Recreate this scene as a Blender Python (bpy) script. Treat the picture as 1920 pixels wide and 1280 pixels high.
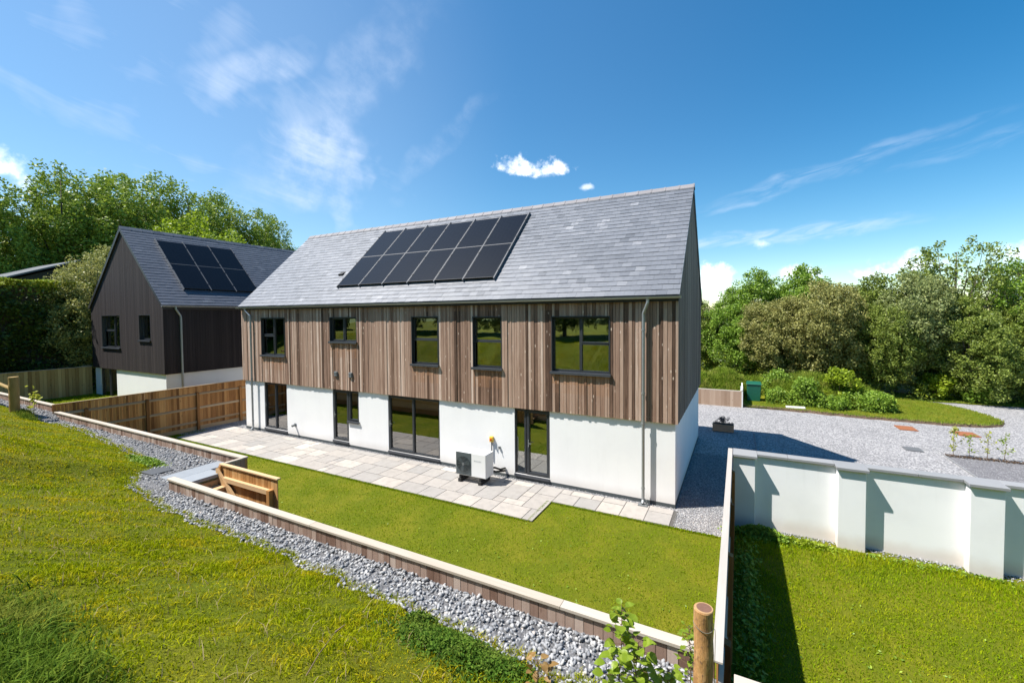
import bpy, math, random
import numpy as np
from mathutils import Matrix, Vector

scene = bpy.context.scene
C = scene.collection
for o in list(bpy.data.objects): bpy.data.objects.remove(o)

# ------------------------------------------------------------------ camera
cam_d = bpy.data.cameras.new('camera'); cam = bpy.data.objects.new('camera', cam_d); C.objects.link(cam)
_yaw, _pit, _rol = 0.46938, -0.0311, -0.007
def cam_axes(yaw, pitch, roll):
    cy, sy = math.cos(yaw), math.sin(yaw)
    f0 = Vector((-sy, cy, 0)); r0 = Vector((cy, sy, 0)); u0 = Vector((0, 0, 1))
    f = f0*math.cos(pitch) + u0*math.sin(pitch); u = u0*math.cos(pitch) - f0*math.sin(pitch)
    return r0*math.cos(roll)+u*math.sin(roll), u*math.cos(roll)-r0*math.sin(roll), f
_r, _u, _f = cam_axes(_yaw, _pit, _rol)
CAMLOC = Vector((1.4212, -11.381, 4.9849))
cam.matrix_world = Matrix(((_r.x, _u.x, -_f.x, CAMLOC.x), (_r.y, _u.y, -_f.y, CAMLOC.y), (_r.z, _u.z, -_f.z, CAMLOC.z), (0, 0, 0, 1)))
cam_d.sensor_width = 36.0; cam_d.sensor_fit = 'HORIZONTAL'
cam_d.lens = 796.479/1920*36.0
cam_d.shift_x = -20.895/1920; cam_d.shift_y = -22.937/1920
cam_d.clip_start = 0.05; cam_d.clip_end = 5000
scene.camera = cam

# ------------------------------------------------------------------ view, sun, sky
scene.view_settings.view_transform = 'Standard'
scene.view_settings.look = 'None'
scene.view_settings.gamma = 1.0
scene.view_settings.exposure = 1.0
scene.view_settings.use_curve_mapping = False
SUN = Vector((-0.54, -0.331, 1.0)).normalized()
SUN_EL = math.asin(SUN.z)
SUN_AZ = math.atan2(SUN.x, SUN.y)
sd = bpy.data.lights.new('sun', 'SUN'); sd.energy = 4.6; sd.angle = math.radians(0.5); sd.color = (1.0, 0.955, 0.89)
so = bpy.data.objects.new('sun', sd); C.objects.link(so)
so.rotation_euler = SUN.to_track_quat('Z', 'Y').to_euler(); so.location = (-30, -20, 60)

world = bpy.data.worlds.new("World"); scene.world = world; world.use_nodes = True
wt = world.node_tree; wt.nodes.clear()
class NT:
    """small helper for node graphs"""
    def __init__(s, nt): s.nt = nt
    def n(s, typ, **kw):
        nd = s.nt.nodes.new(typ)
        for k, v in kw.items(): setattr(nd, k, v)
        return nd
    def put(s, sock, v):
        if isinstance(v, bpy.types.NodeSocket): s.nt.links.new(v, sock)
        elif v is not None: sock.default_value = v
    def m(s, op, a, b=None, c=None, clamp=False):
        nd = s.n('ShaderNodeMath', operation=op); nd.use_clamp = clamp
        s.put(nd.inputs[0], a)
        if b is not None: s.put(nd.inputs[1], b)
        if c is not None: s.put(nd.inputs[2], c)
        return nd.outputs[0]
    def vm(s, op, a, b=None, out=0):
        nd = s.n('ShaderNodeVectorMath', operation=op); s.put(nd.inputs[0], a)
        if b is not None: s.put(nd.inputs[1], b)
        return nd.outputs[out]
    def dot(s, a, b): return s.vm('DOT_PRODUCT', a, b, 'Value')
    def sst(s, x, lo, hi):
        nd = s.n('ShaderNodeMapRange', interpolation_type='SMOOTHSTEP')
        s.put(nd.inputs[0], x); nd.inputs[1].default_value = lo; nd.inputs[2].default_value = hi
        return nd.outputs[0]
    def noise(s, vec, scale, detail=4, rough=0.55, dist=0.0, col=False):
        nd = s.n('ShaderNodeTexNoise'); s.put(nd.inputs['Vector'], vec)
        nd.inputs['Scale'].default_value = scale; nd.inputs['Detail'].default_value = detail
        nd.inputs['Roughness'].default_value = rough; nd.inputs['Distortion'].default_value = dist
        return nd.outputs['Color' if col else 'Fac']
    def voro(s, vec, scale, out='Distance', rnd=1.0, feature='F1'):
        nd = s.n('ShaderNodeTexVoronoi', feature=feature); s.put(nd.inputs['Vector'], vec)
        nd.inputs['Scale'].default_value = scale; nd.inputs['Randomness'].default_value = rnd
        return nd.outputs[out]
    def ramp(s, fac, stops, interp='LINEAR'):
        nd = s.n('ShaderNodeValToRGB'); cr = nd.color_ramp; cr.interpolation = interp
        while len(cr.elements) < len(stops): cr.elements.new(0.5)
        for e, (p, c) in zip(cr.elements, stops): e.position = p; e.color = (c[0], c[1], c[2], 1)
        s.put(nd.inputs[0], fac); return nd.outputs[0]
    def mix(s, fac, a, b, mode='MIX'):
        nd = s.n('ShaderNodeMix', data_type='RGBA', blend_type=mode)
        s.put(nd.inputs[0], fac)
        for i, v in ((6, a), (7, b)):
            if isinstance(v, tuple) and len(v) == 3: v = (*v, 1)
            s.put(nd.inputs[i], v)
        return nd.outputs[2]
    def attr(s, name='var'):
        nd = s.n('ShaderNodeAttribute', attribute_name=name); return nd.outputs['Fac']
    def mapv(s, vec, scale=(1, 1, 1), loc=(0, 0, 0), rot=(0, 0, 0)):
        nd = s.n('ShaderNodeMapping'); s.put(nd.inputs[0], vec)
        nd.inputs['Location'].default_value = loc; nd.inputs['Rotation'].default_value = rot; nd.inputs['Scale'].default_value = scale
        return nd.outputs[0]
    def xyz(s, v): nd = s.n('ShaderNodeSeparateXYZ'); s.put(nd.inputs[0], v); return nd.outputs
    def comb(s, x, y, z):
        nd = s.n('ShaderNodeCombineXYZ'); s.put(nd.inputs[0], x); s.put(nd.inputs[1], y); s.put(nd.inputs[2], z); return nd.outputs[0]

def build_sky():
    k = NT(wt)
    sky = k.n('ShaderNodeTexSky', sky_type='NISHITA')
    sky.sun_disc = False; sky.sun_elevation = SUN_EL; sky.sun_rotation = SUN_AZ
    sky.altitude = 50; sky.air_density = 1.0; sky.dust_density = 0.15; sky.ozone_density = 2.2
    tc = k.n('ShaderNodeTexCoord'); D = tc.outputs['Generated']
    hs = k.n('ShaderNodeHueSaturation'); hs.inputs['Saturation'].default_value = 1.42; hs.inputs['Value'].default_value = 1.08; hs.inputs['Hue'].default_value = 0.499
    gm = k.n('ShaderNodeGamma'); gm.inputs[1].default_value = 1.0   # the air near the skyline is clearer than the model's
    wt.links.new(sky.outputs[0], gm.inputs[0]); wt.links.new(gm.outputs[0], hs.inputs['Color'])
    col = k.mix(1.0, hs.outputs[0], (1.0, 1.0, 0.90), 'MULTIPLY')
    # high thin cirrus: streaked noise laid on a flat layer far above
    X, Y, Z = k.xyz(D)
    zz = k.m('MAXIMUM', k.m('ADD', Z, 0.08), 0.05)
    L = k.comb(k.m('DIVIDE', X, zz), k.m('DIVIDE', Y, zz), 0.0)
    Ls = k.mapv(L, rot=(0, 0, math.radians(-38)), scale=(1.0, 0.32, 1))
    warp = k.noise(L, 1.3, 2, 0.5, col=True)
    Lw = k.vm('ADD', Ls, k.mapv(warp, scale=(0.5, 0.5, 0)))
    fib = k.noise(k.mapv(Lw, scale=(2.0, 0.7, 1)), 1.5, 7, 0.62, 0.3)
    fine = k.noise(k.vm('ADD', D, (2.3, 3.9, 0)), 27.0, 6, 0.6)
    soft = k.noise(k.vm('ADD', D, (5.3, 2.3, 0.4)), 12.0, 3, 0.5)
    left = k.sst(k.dot(D, Vector((-0.93, 0.22, 0.28)).normalized()[:]), 0.66, 0.99)
    v1 = k.m('MULTIPLY', k.sst(soft, 0.25, 0.8), left)
    v2 = k.m('MULTIPLY', k.sst(fib, 0.40, 0.85), left)
    cir = k.m('ADD', k.m('MULTIPLY', v1, 0.30), k.m('MULTIPLY', v2, 0.36), clamp=True)
    wide = k.sst(k.dot(D, Vector((-0.93, 0.22, 0.28)).normalized()[:]), -0.15, 0.85)
    cir = k.m('MAXIMUM', cir, k.m('ADD', k.m('MULTIPLY', left, 0.16), k.m('MULTIPLY', wide, 0.075)))
    col = k.mix(cir, col, (5.0, 5.75, 7.0, 1))
    def basis(c):
        c = Vector(c).normalized(); U = Vector((c.y, -c.x, 0)).normalized(); V = U.cross(c); return c, U, V
    # individual wisps, drawn out of the same streaked layer
    c0, U0, V0 = basis((0.13, 0.955, 0.22)); t = math.radians(9)
    Ur = U0*math.cos(t)+V0*math.sin(t); Vr = V0*math.cos(t)-U0*math.sin(t)
    rstr = k.noise(k.comb(k.m('MULTIPLY', k.dot(D, Ur[:]), 7.0), k.m('MULTIPLY', k.dot(D, Vr[:]), 36.0), 0), 1.6, 5, 0.6, 0.8)
    total = None
    def streak(c, a, b, tilt, amt, nz):
        nonlocal total
        c, U, V = basis(c); t = math.radians(tilt)
        U2 = U*math.cos(t)+V*math.sin(t); V2 = V*math.cos(t)-U*math.sin(t)
        u = k.m('DIVIDE', k.dot(D, U2[:]), a); v = k.m('DIVIDE', k.dot(D, V2[:]), b)
        v = k.m('ADD', v, k.m('MULTIPLY', k.m('SUBTRACT', soft, 0.5), 2.4))
        e = k.m('ADD', k.m('MULTIPLY', u, u), k.m('MULTIPLY', v, v))
        f = k.m('MULTIPLY', k.m('SUBTRACT', 1.0, k.sst(e, 0.0, 1.0)), k.sst(nz, 0.34, 0.74))
        f = k.m('MULTIPLY', k.m('MULTIPLY', f, amt), k.m('GREATER_THAN', k.dot(D, c[:]), 0.3))
        total = f if total is None else k.m('MAXIMUM', total, f)
    mixn = k.m('ADD', k.m('MULTIPLY', fib, 0.6), k.m('MULTIPLY', fine, 0.4))
    streak((-0.768, 0.463, 0.441), 0.13, 0.034, 24, 0.40, mixn)
    streak((-0.690, 0.570, 0.390), 0.34, 0.070, 52, 0.30, mixn)
    streak((-0.749, 0.584, 0.314), 0.14, 0.10, 55, 0.62, mixn)
    streak((-0.560, 0.73, 0.37), 0.16, 0.030, 42, 0.25, mixn)
    streak((0.13, 0.955, 0.262), 0.27, 0.020, 10, 0.20, rstr)
    streak((0.32, 0.91, 0.255), 0.12, 0.016, 8, 0.13, rstr)
    streak((0.02, 0.97, 0.225), 0.10, 0.012, 12, 0.26, rstr)
    streak((0.06, 0.986, 0.158), 0.28, 0.020, 2, 0.42, rstr)
    col = k.mix(k.m('MINIMUM', total, 1.0), col, (6.1, 6.7, 7.8, 1))
    # small cumulus
    dens = k.m('ADD', k.m('MULTIPLY', k.m('SUBTRACT', fine, 0.5), 3.3), k.m('MULTIPLY', k.m('SUBTRACT', soft, 0.5), 1.6))
    tot = None; vv = None
    def puff(c, a, b, amt=1.0, flat=0.0):
        nonlocal tot
        c, U, V = basis(c)
        u = k.m('DIVIDE', k.dot(D, U[:]), a); v = k.m('DIVIDE', k.dot(D, V[:]), b)
        vs = v
        if flat: vs = k.m('ADD', v, k.m('MULTIPLY', k.m('MINIMUM', k.m('ADD', v, 0.25), 0.0), flat))
        e = k.m('SQRT', k.m('ADD', k.m('MULTIPLY', u, u), k.m('MULTIPLY', vs, vs)))
        e = k.m('ADD', e, k.m('MULTIPLY', k.m('LESS_THAN', k.dot(D, c[:]), 0.5), 9.0))
        f = k.m('MULTIPLY', k.sst(k.m('SUBTRACT', dens, k.m('SUBTRACT', e, 0.95)), 0.0, 1.15), amt)
        sh = k.sst(k.m('ADD', v, k.m('MULTIPLY', k.m('SUBTRACT', fine, 0.5), 2.4)), -0.9, 0.35)
        nonlocal col
        col = k.mix(f, col, k.mix(sh, (6.0, 6.7, 7.8, 1), (10.2, 10.4, 10.7, 1)))
    puff((-0.440, 0.838, 0.330), 0.045, 0.034, 1.0, 0.9)
    puff((-0.412, 0.852, 0.324), 0.060, 0.026, 1.0, 0.9)
    puff((-0.378, 0.868, 0.319), 0.045, 0.024, 1.0, 0.9)
    puff((-0.300, 0.911, 0.283), 0.020, 0.009, 0.5)
    puff((-0.050, 0.995, 0.068), 0.055, 0.046, 1.0, 1.0)
    puff((0.085, 0.992, 0.080), 0.065, 0.022, 0.85, 1.0)
    puff((0.262, 0.963, 0.082), 0.055, 0.024, 0.9, 1.0)
    puff((0.215, 0.974, 0.070), 0.045, 0.015, 0.7, 1.0)
    puff((0.042, 0.989, 0.142), 0.018, 0.011, 0.6)
    puff((0.385, 0.92, 0.088), 0.045, 0.030, 0.9, 1.0)
    puff((-0.955, 0.205, 0.218), 0.036, 0.032, 0.85, 0.5)
    puff((0.02, 0.999, 0.035), 0.16, 0.016, 0.5)
    bg = k.n('ShaderNodeBackground'); bg.inputs['Strength'].default_value = 0.085
    wt.links.new(col, bg.inputs['Color'])
    out = k.n('ShaderNodeOutputWorld'); wt.links.new(bg.outputs[0], out.inputs[0])
build_sky()
world.cycles.sampling_method = 'MANUAL'; world.cycles.sample_map_resolution = 256
scene.cycles.max_bounces = 7; scene.cycles.diffuse_bounces = 3; scene.cycles.transparent_max_bounces = 8

# ------------------------------------------------------------------ mesh helpers
rng = np.random.default_rng(7)
R_ = random.Random(11)
class MB:
    """collects boxes, bars, tubes and polygons; .build links them as ONE mesh object"""
    def __init__(s): s.v = []; s.f = []; s.a = []
    def add(s, vs, fs, var=0.5):
        n = len(s.v); s.v += [tuple(p) for p in vs]
        for f in fs: s.f.append(tuple(i+n for i in f)); s.a.append(var)
        return s
    def box(s, x0, x1, y0, y1, z0, z1, var=0.5):
        vs = [(x0,y0,z0),(x1,y0,z0),(x1,y1,z0),(x0,y1,z0),(x0,y0,z1),(x1,y0,z1),(x1,y1,z1),(x0,y1,z1)]
        return s.add(vs, [(0,3,2,1),(4,5,6,7),(0,1,5,4),(1,2,6,5),(2,3,7,6),(3,0,4,7)], var)
    def hexa(s, p8, var=0.5):
        return s.add(p8, [(0,3,2,1),(4,5,6,7),(0,1,5,4),(1,2,6,5),(2,3,7,6),(3,0,4,7)], var)
    def prism(s, poly, off, var=0.5):
        """polygon of 3D points swept by the vector off"""
        n = len(poly); off = Vector(off)
        vs = [Vector(p) for p in poly]; vs += [p+off for p in vs]
        return s.add(vs, [tuple(range(n))[::-1], tuple(range(n, 2*n))] + [(i, (i+1) % n, n+(i+1) % n, n+i) for i in range(n)], var)
    def tube(s, path, r, seg=10, cap=True, var=0.5):
        path = [Vector(p) for p in path]; rs = r if isinstance(r, (list, tuple)) else [r]*len(path)
        rings = []; ref = None
        for i, p in enumerate(path):
            d = (path[min(i+1, len(path)-1)] - path[max(i-1, 0)]).normalized()
            if ref is None: ref = d.orthogonal().normalized()
            ref = (ref - d*ref.dot(d)).normalized(); b = d.cross(ref)
            rings.append([p + (ref*math.cos(2*math.pi*k/seg) + b*math.sin(2*math.pi*k/seg))*rs[i] for k in range(seg)])
        vs = [q for rg in rings for q in rg]; fs = []
        for i in range(len(path)-1):
            for k in range(seg):
                a = i*seg+k; b_ = i*seg+(k+1) % seg; fs.append((a, b_, b_+seg, a+seg))
        if cap: fs.append(tuple(range(seg))[::-1]); fs.append(tuple(range((len(path)-1)*seg, len(path)*seg)))
        return s.add(vs, fs, var)
    def sheet(s, poly, z=None, var=0.5):
        vs = [(p[0], p[1], z if z is not None else p[2]) for p in poly]
        return s.add(vs, [tuple(range(len(vs)))], var)
    def build(s, name, mat, parent=None, smooth=False, bevel=0):
        me = bpy.data.meshes.new(name); me.from_pydata(s.v, [], s.f); me.update()
        a = me.attributes.new('var', 'FLOAT', 'FACE'); a.data.foreach_set('value', np.array(s.a, dtype=np.float32))
        if smooth: me.shade_smooth()
        me.materials.append(mat)
        o = bpy.data.objects.new(name, me); C.objects.link(o)
        if parent: o.parent = parent
        if bevel:
            m = o.modifiers.new('bevel', 'BEVEL'); m.width = bevel; m.segments = 2; m.limit_method = 'ANGLE'; m.angle_limit = math.radians(40)
        return o
def npmesh(name, V, F, var, mat, parent=None, link=True):
    """V (n,3), F (m,k) with one face size; var (m,)"""
    me = bpy.data.meshes.new(name); m, k = F.shape
    me.vertices.add(len(V)); me.vertices.foreach_set('co', V.astype(np.float32).ravel())
    me.loops.add(m*k); me.loops.foreach_set('vertex_index', F.astype(np.int32).ravel())
    me.polygons.add(m); me.polygons.foreach_set('loop_start', np.arange(0, m*k, k, dtype=np.int32))
    me.update(calc_edges=True)
    a = me.attributes.new('var', 'FLOAT', 'FACE'); a.data.foreach_set('value', np.asarray(var, dtype=np.float32))
    me.materials.append(mat)
    if not link: return me
    o = bpy.data.objects.new(name, me); C.objects.link(o)
    if parent: o.parent = parent
    return o
def tag(o, label=None, cat=None, group=None, kind=None):
    if label: o['label'] = label
    if cat: o['category'] = cat
    if group: o['group'] = group
    if kind: o['kind'] = kind
    return o
def thing(name, label, cat, loc=(0, 0, 0), rz=0.0, group=None):
    o = bpy.data.objects.new(name, None); C.objects.link(o); o.empty_display_size = 0.3
    o.location = loc; o.rotation_euler = (0, 0, rz); bpy.context.view_layer.update()
    return tag(o, label, cat, group)
def keep(o, root):
    """children were built in world coordinates: undo the thing's own offset"""
    o.parent = root; o.matrix_parent_inverse = (Matrix.Translation(root.location) @ Matrix.Rotation(root.rotation_euler[2], 4, 'Z')).inverted(); return o
def copy_tree(o, parent=None):
    c = o.copy(); C.objects.link(c); c.parent = parent
    for ch in o.children: copy_tree(ch, c)
    return c

# ------------------------------------------------------------------ materials
MATS = {}
def mat(name):
    def deco(fn):
        m = bpy.data.materials.new(name); m.use_nodes = True; nt = m.node_tree; nt.nodes.clear()
        k = NT(nt); out = k.n('ShaderNodeOutputMaterial'); k.tc = k.n('ShaderNodeTexCoord').outputs['Object']
        k.pos = k.n('ShaderNodeNewGeometry').outputs['Position']
        def bsdf(color, rough=0.6, spec=0.5, metal=0.0, bump=None, bstr=0.3, bdist=0.01, trans=0.0, coat=0.0):
            b = k.n('ShaderNodeBsdfPrincipled')
            if isinstance(color, tuple): color = (*color, 1)[:4]
            k.put(b.inputs['Base Color'], color); k.put(b.inputs['Roughness'], rough)
            b.inputs['Specular IOR Level'].default_value = spec; k.put(b.inputs['Metallic'], metal)
            b.inputs['Coat Weight'].default_value = coat; b.inputs['Coat Roughness'].default_value = 0.08
            if bump is not None:
                bn = k.n('ShaderNodeBump'); bn.inputs['Strength'].default_value = bstr; bn.inputs['Distance'].default_value = bdist
                k.put(bn.inputs['Height'], bump); nt.links.new(bn.outputs[0], b.inputs['Normal'])
            s = b.outputs[0]
            if trans:
                t = k.n('ShaderNodeBsdfTranslucent'); k.put(t.inputs[0], color)
                mx = k.n('ShaderNodeMixShader'); mx.inputs[0].default_value = trans
                nt.links.new(s, mx.inputs[1]); nt.links.new(t.outputs[0], mx.inputs[2]); s = mx.outputs[0]
            nt.links.new(s, out.inputs[0])
        k.out = out; fn(k, bsdf); MATS[name] = m; return m
    return deco

@mat('white_render')
def _(k, B):
    n = k.noise(k.pos, 1.1, 5, 0.6); f = k.noise(k.pos, 90, 3, 0.6)
    X, Y, Z = k.xyz(k.pos)
    low = k.m('MULTIPLY', k.m('SUBTRACT', 1.0, k.sst(k.m('ADD', Z, k.m('MULTIPLY', n, -0.35)), -0.10, 0.22)), k.m('SUBTRACT', 1.0, 0.0))
    c = k.mix(k.sst(n, 0.35, 0.7), (0.82, 0.82, 0.81), (0.77, 0.77, 0.765))
    st_ = k.sst(k.noise(k.mapv(k.pos, scale=(9, 9, 0.7)), 1.0, 4, 0.6), 0.52, 0.75)
    c = k.mix(k.m('MULTIPLY', k.m('MULTIPLY', st_, k.sst(Z, 0.7, 1.7)), 0.16), c, (0.50, 0.49, 0.46))
    c = k.mix(k.m('MULTIPLY', low, 0.50), c, (0.55, 0.44, 0.36))
    B(c, 0.85, 0.2, bump=f, bstr=0.35, bdist=0.004)
@mat('house_render')
def _(k, B):
    n = k.noise(k.pos, 0.9, 5, 0.6); f = k.noise(k.pos, 110, 3, 0.6)
    c = k.mix(k.sst(n, 0.35, 0.7), (0.83, 0.83, 0.82), (0.79, 0.79, 0.785))
    X, Y, Z = k.xyz(k.pos)
    low = k.m('SUBTRACT', 1.0, k.sst(k.m('ADD', Z, k.m('MULTIPLY', n, -0.2)), -0.02, 0.30))
    c = k.mix(k.m('MULTIPLY', low, 0.34), c, (0.5, 0.43, 0.35))
    st_ = k.sst(k.noise(k.mapv(k.pos, scale=(5, 5, 0.5)), 1.0, 5, 0.65), 0.50, 0.78)
    c = k.mix(k.m('MULTIPLY', st_, 0.10), c, (0.55, 0.54, 0.51))
    B(c, 0.85, 0.2, bump=f, bstr=0.3, bdist=0.004)
def wood(name, stops, along=2, grain=1.0, rough=0.75, knots=None, bstr=0.35, tint=None):
    @mat(name)
    def _(k, B):
        v = k.attr('var'); X, Y, Z = k.xyz(k.tc)
        sh = k.m('MULTIPLY', v, 37.0)
        sc = [38.0, 38.0, 38.0]; sc[along] = 1.6
        p = k.comb(k.m('ADD', X, sh), k.m('ADD', Y, sh), k.m('ADD', Z, sh))
        g = k.noise(k.mapv(p, scale=tuple(sc)), grain, 5, 0.65, 0.6)
        g2 = k.noise(k.mapv(p, scale=tuple(s_*0.12 if i != along else 0.8 for i, s_ in enumerate(sc))), 1.0, 4, 0.6)
        f = k.m('ADD', k.m('MULTIPLY', k.m('SUBTRACT', g, 0.5), 0.62), k.m('ADD', k.m('MULTIPLY', k.m('SUBTRACT', g2, 0.5), 0.55), k.m('FRACT', k.m('MULTIPLY', v, 1.0001))), clamp=True)
        c = k.ramp(f, stops)
        if knots:
            kn = k.voro(k.mapv(p, scale=(6.5, 6.5, 6.5) if along != 2 else (7, 7, 2.6)), 1.0)
            kf = k.m('SUBTRACT', 1.0, k.sst(k.m('ADD', kn, k.m('MULTIPLY', k.m('SUBTRACT', g, 0.5), 0.13)), 0.05, 0.15))
            c = k.mix(k.m('MULTIPLY', kf, 0.7), c, knots)
        if tint: c = tint(k, c)
        B(c, rough, 0.25, bump=g, bstr=bstr, bdist=0.004)
def sheltered(k, c):
    # boards kept dry below the sills (marked by 'dry') have not silvered
    d = k.attr('dry')
    Z = k.xyz(k.pos)[2]
    c = k.mix(k.m('MULTIPLY', d, 0.55, clamp=True), c, (0.36, 0.175, 0.080))
    return c
wood('larch_cladding', [(0.0, (0.0825, 0.04702, 0.03069)), (0.2, (0.1815, 0.1087, 0.07425)), (0.5, (0.3135, 0.2017, 0.1445)), (0.78, (0.44, 0.3083, 0.2327)), (1.0, (0.605, 0.4703, 0.3811))], knots=(0.704, 0.5643, 0.4554), tint=sheltered)
wood('larch_gable', [(0.0, (0.08085, 0.06086, 0.05)), (0.35, (0.1544, 0.1191, 0.09761)), (0.7, (0.2426, 0.1958, 0.1631)), (1.0, (0.3528, 0.2911, 0.244))])
wood('charred_cladding', [(0.0, (0.02363, 0.01822, 0.01868)), (0.5, (0.03119, 0.02455, 0.02466)), (1.0, (0.04347, 0.03406, 0.03363))], rough=0.8)
wood('fence_boards', [(0.0, (0.18, 0.07706, 0.02448)), (0.35, (0.3229, 0.1482, 0.04896)), (0.7, (0.4471, 0.2222, 0.0792)), (1.0, (0.5837, 0.3162, 0.1224))], knots=(0.1366, 0.0494, 0.018))
wood('fence_boards_olive', [(0.0, (0.2736, 0.171, 0.06409)), (0.4, (0.432, 0.2921, 0.1171)), (1.0, (0.6192, 0.456, 0.2095))], knots=(0.1872, 0.09975, 0.03697))
wood('wall_boards', [(0.0, (0.17, 0.09975, 0.07176)), (0.4, (0.29, 0.1947, 0.1518)), (0.75, (0.385, 0.285, 0.2346)), (1.0, (0.48, 0.38, 0.322))], knots=(0.14, 0.076, 0.0552))
wood('fresh_timber', [(0.0, (0.2755, 0.1215, 0.0336)), (0.5, (0.437, 0.225, 0.076)), (1.0, (0.57, 0.342, 0.144))], knots=(0.19, 0.0765, 0.028))
wood('cap_timber_x', [(0.0, (0.3456, 0.284, 0.2208)), (0.5, (0.432, 0.3763, 0.3105)), (1.0, (0.504, 0.4544, 0.3933))], along=0)
wood('cap_timber_y', [(0.0, (0.2976, 0.2614, 0.2257)), (0.5, (0.3869, 0.3536, 0.3143)), (1.0, (0.4613, 0.4305, 0.403))], along=1)
wood('fresh_timber_x', [(0.0, (0.3696, 0.1932, 0.0702)), (0.5, (0.4928, 0.3108, 0.1482)), (1.0, (0.5984, 0.42, 0.2418))], along=0)
wood('fresh_timber_y', [(0.0, (0.30, 0.17, 0.075)), (0.5, (0.45, 0.28, 0.14)), (1.0, (0.58, 0.40, 0.22))], along=1)
wood('rail_timber_y', [(0.0, (0.30, 0.20, 0.11)), (0.5, (0.42, 0.30, 0.18)), (1.0, (0.53, 0.40, 0.26))], along=1)
wood('driveway_wall_boards', [(0.0, (0.29, 0.19, 0.125)), (0.5, (0.40, 0.28, 0.20)), (1.0, (0.50, 0.37, 0.275))], knots=(0.22, 0.13, 0.08))
@mat('slate')
def _(k, B):
    v = k.attr('var'); n = k.noise(k.pos, 14, 5, 0.6); big = k.noise(k.pos, 0.6, 3, 0.5)
    f = k.m('ADD', v, k.m('ADD', k.m('MULTIPLY', k.m('SUBTRACT', n, 0.5), 0.35), k.m('MULTIPLY', k.m('SUBTRACT', big, 0.5), 0.3)), clamp=True)
    c = k.ramp(f, [(0.0, (0.0817, 0.08944, 0.1044)), (0.45, (0.1419, 0.1505, 0.1705)), (0.8, (0.1849, 0.1909, 0.2088)), (1.0, (0.3096, 0.3113, 0.3306))])
    B(c, k.m('ADD', 0.36, k.m('MULTIPLY', n, 0.16)), 0.6, bump=k.noise(k.pos, 40, 4, 0.6), bstr=0.25, bdist=0.004)
@mat('dark_slate')
def _(k, B):
    v = k.attr('var'); n = k.noise(k.pos, 14, 5, 0.6)
    c = k.ramp(k.m('ADD', k.m('MULTIPLY', v, 0.6), k.m('MULTIPLY', n, 0.35), clamp=True), [(0.0, (0.060, 0.068, 0.086)), (0.5, (0.092, 0.102, 0.125)), (1.0, (0.15, 0.16, 0.185))])
    B(c, k.m('ADD', 0.42, k.m('MULTIPLY', n, 0.14)), 0.45, bump=k.noise(k.pos, 40, 4, 0.6), bstr=0.25, bdist=0.004)
@mat('ridge_tile')
def _(k, B):
    v = k.attr('var'); n = k.noise(k.pos, 25, 4)
    B(k.mix(k.m('ADD', k.m('MULTIPLY', v, 0.6), k.m('MULTIPLY', n, 0.4)), (0.17, 0.16, 0.168), (0.25, 0.235, 0.24)), 0.7, 0.4)
@mat('roof_underlay')
def _(k, B): B((0.03, 0.032, 0.036), 0.8)
@mat('dark_trim')
def _(k, B): B(k.mix(k.noise(k.pos, 30, 3), (0.018, 0.018, 0.02), (0.035, 0.033, 0.034)), 0.5)
@mat('galvanised_metal')
def _(k, B):
    n = k.noise(k.pos, 18, 4, 0.6)
    B(k.mix(n, (0.27, 0.29, 0.30), (0.40, 0.42, 0.43)), k.m('ADD', 0.33, k.m('MULTIPLY', n, 0.2)), 0.5, metal=0.65)
@mat('anthracite_frame')
def _(k, B): B(k.mix(k.noise(k.pos, 8, 3), (0.026, 0.030, 0.036), (0.038, 0.043, 0.050)), 0.36, 0.5)
@mat('sill_metal')
def _(k, B): B(k.mix(k.noise(k.pos, 12, 3), (0.040, 0.045, 0.055), (0.060, 0.066, 0.078)), 0.30, 0.6)
@mat('plinth_board')
def _(k, B): B(k.mix(k.noise(k.pos, 20, 4), (0.045, 0.055, 0.060), (0.085, 0.10, 0.105)), 0.7)
@mat('window_glass')
def _(k, B):
    nt = k.nt
    fr = k.n('ShaderNodeFresnel'); fr.inputs[0].default_value = 1.75
    f = k.m('ADD', fr.outputs[0], 0.25, clamp=True)
    wob = k.noise(k.pos, 1.6, 2); bn = k.n('ShaderNodeBump'); bn.inputs['Strength'].default_value = 0.02; bn.inputs['Distance'].default_value = 0.02; nt.links.new(wob, bn.inputs['Height'])
    t = k.n('ShaderNodeBsdfTransparent'); t.inputs[0].default_value = (0.90, 0.955, 0.935, 1)
    g = k.n('ShaderNodeBsdfGlossy'); g.inputs['Roughness'].default_value = 0.0; nt.links.new(bn.outputs[0], g.inputs['Normal'])
    mx = k.n('ShaderNodeMixShader'); nt.links.new(f, mx.inputs[0]); nt.links.new(t.outputs[0], mx.inputs[1]); nt.links.new(g.outputs[0], mx.inputs[2])
    nt.links.new(mx.outputs[0], k.out.inputs[0])
@mat('interior_paint')
def _(k, B): B((0.80, 0.81, 0.78), 0.9, 0.1)
@mat('interior_floor')
def _(k, B): B(k.mix(k.noise(k.pos, 6, 4), (0.16, 0.13, 0.10), (0.24, 0.20, 0.16)), 0.6)
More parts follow.
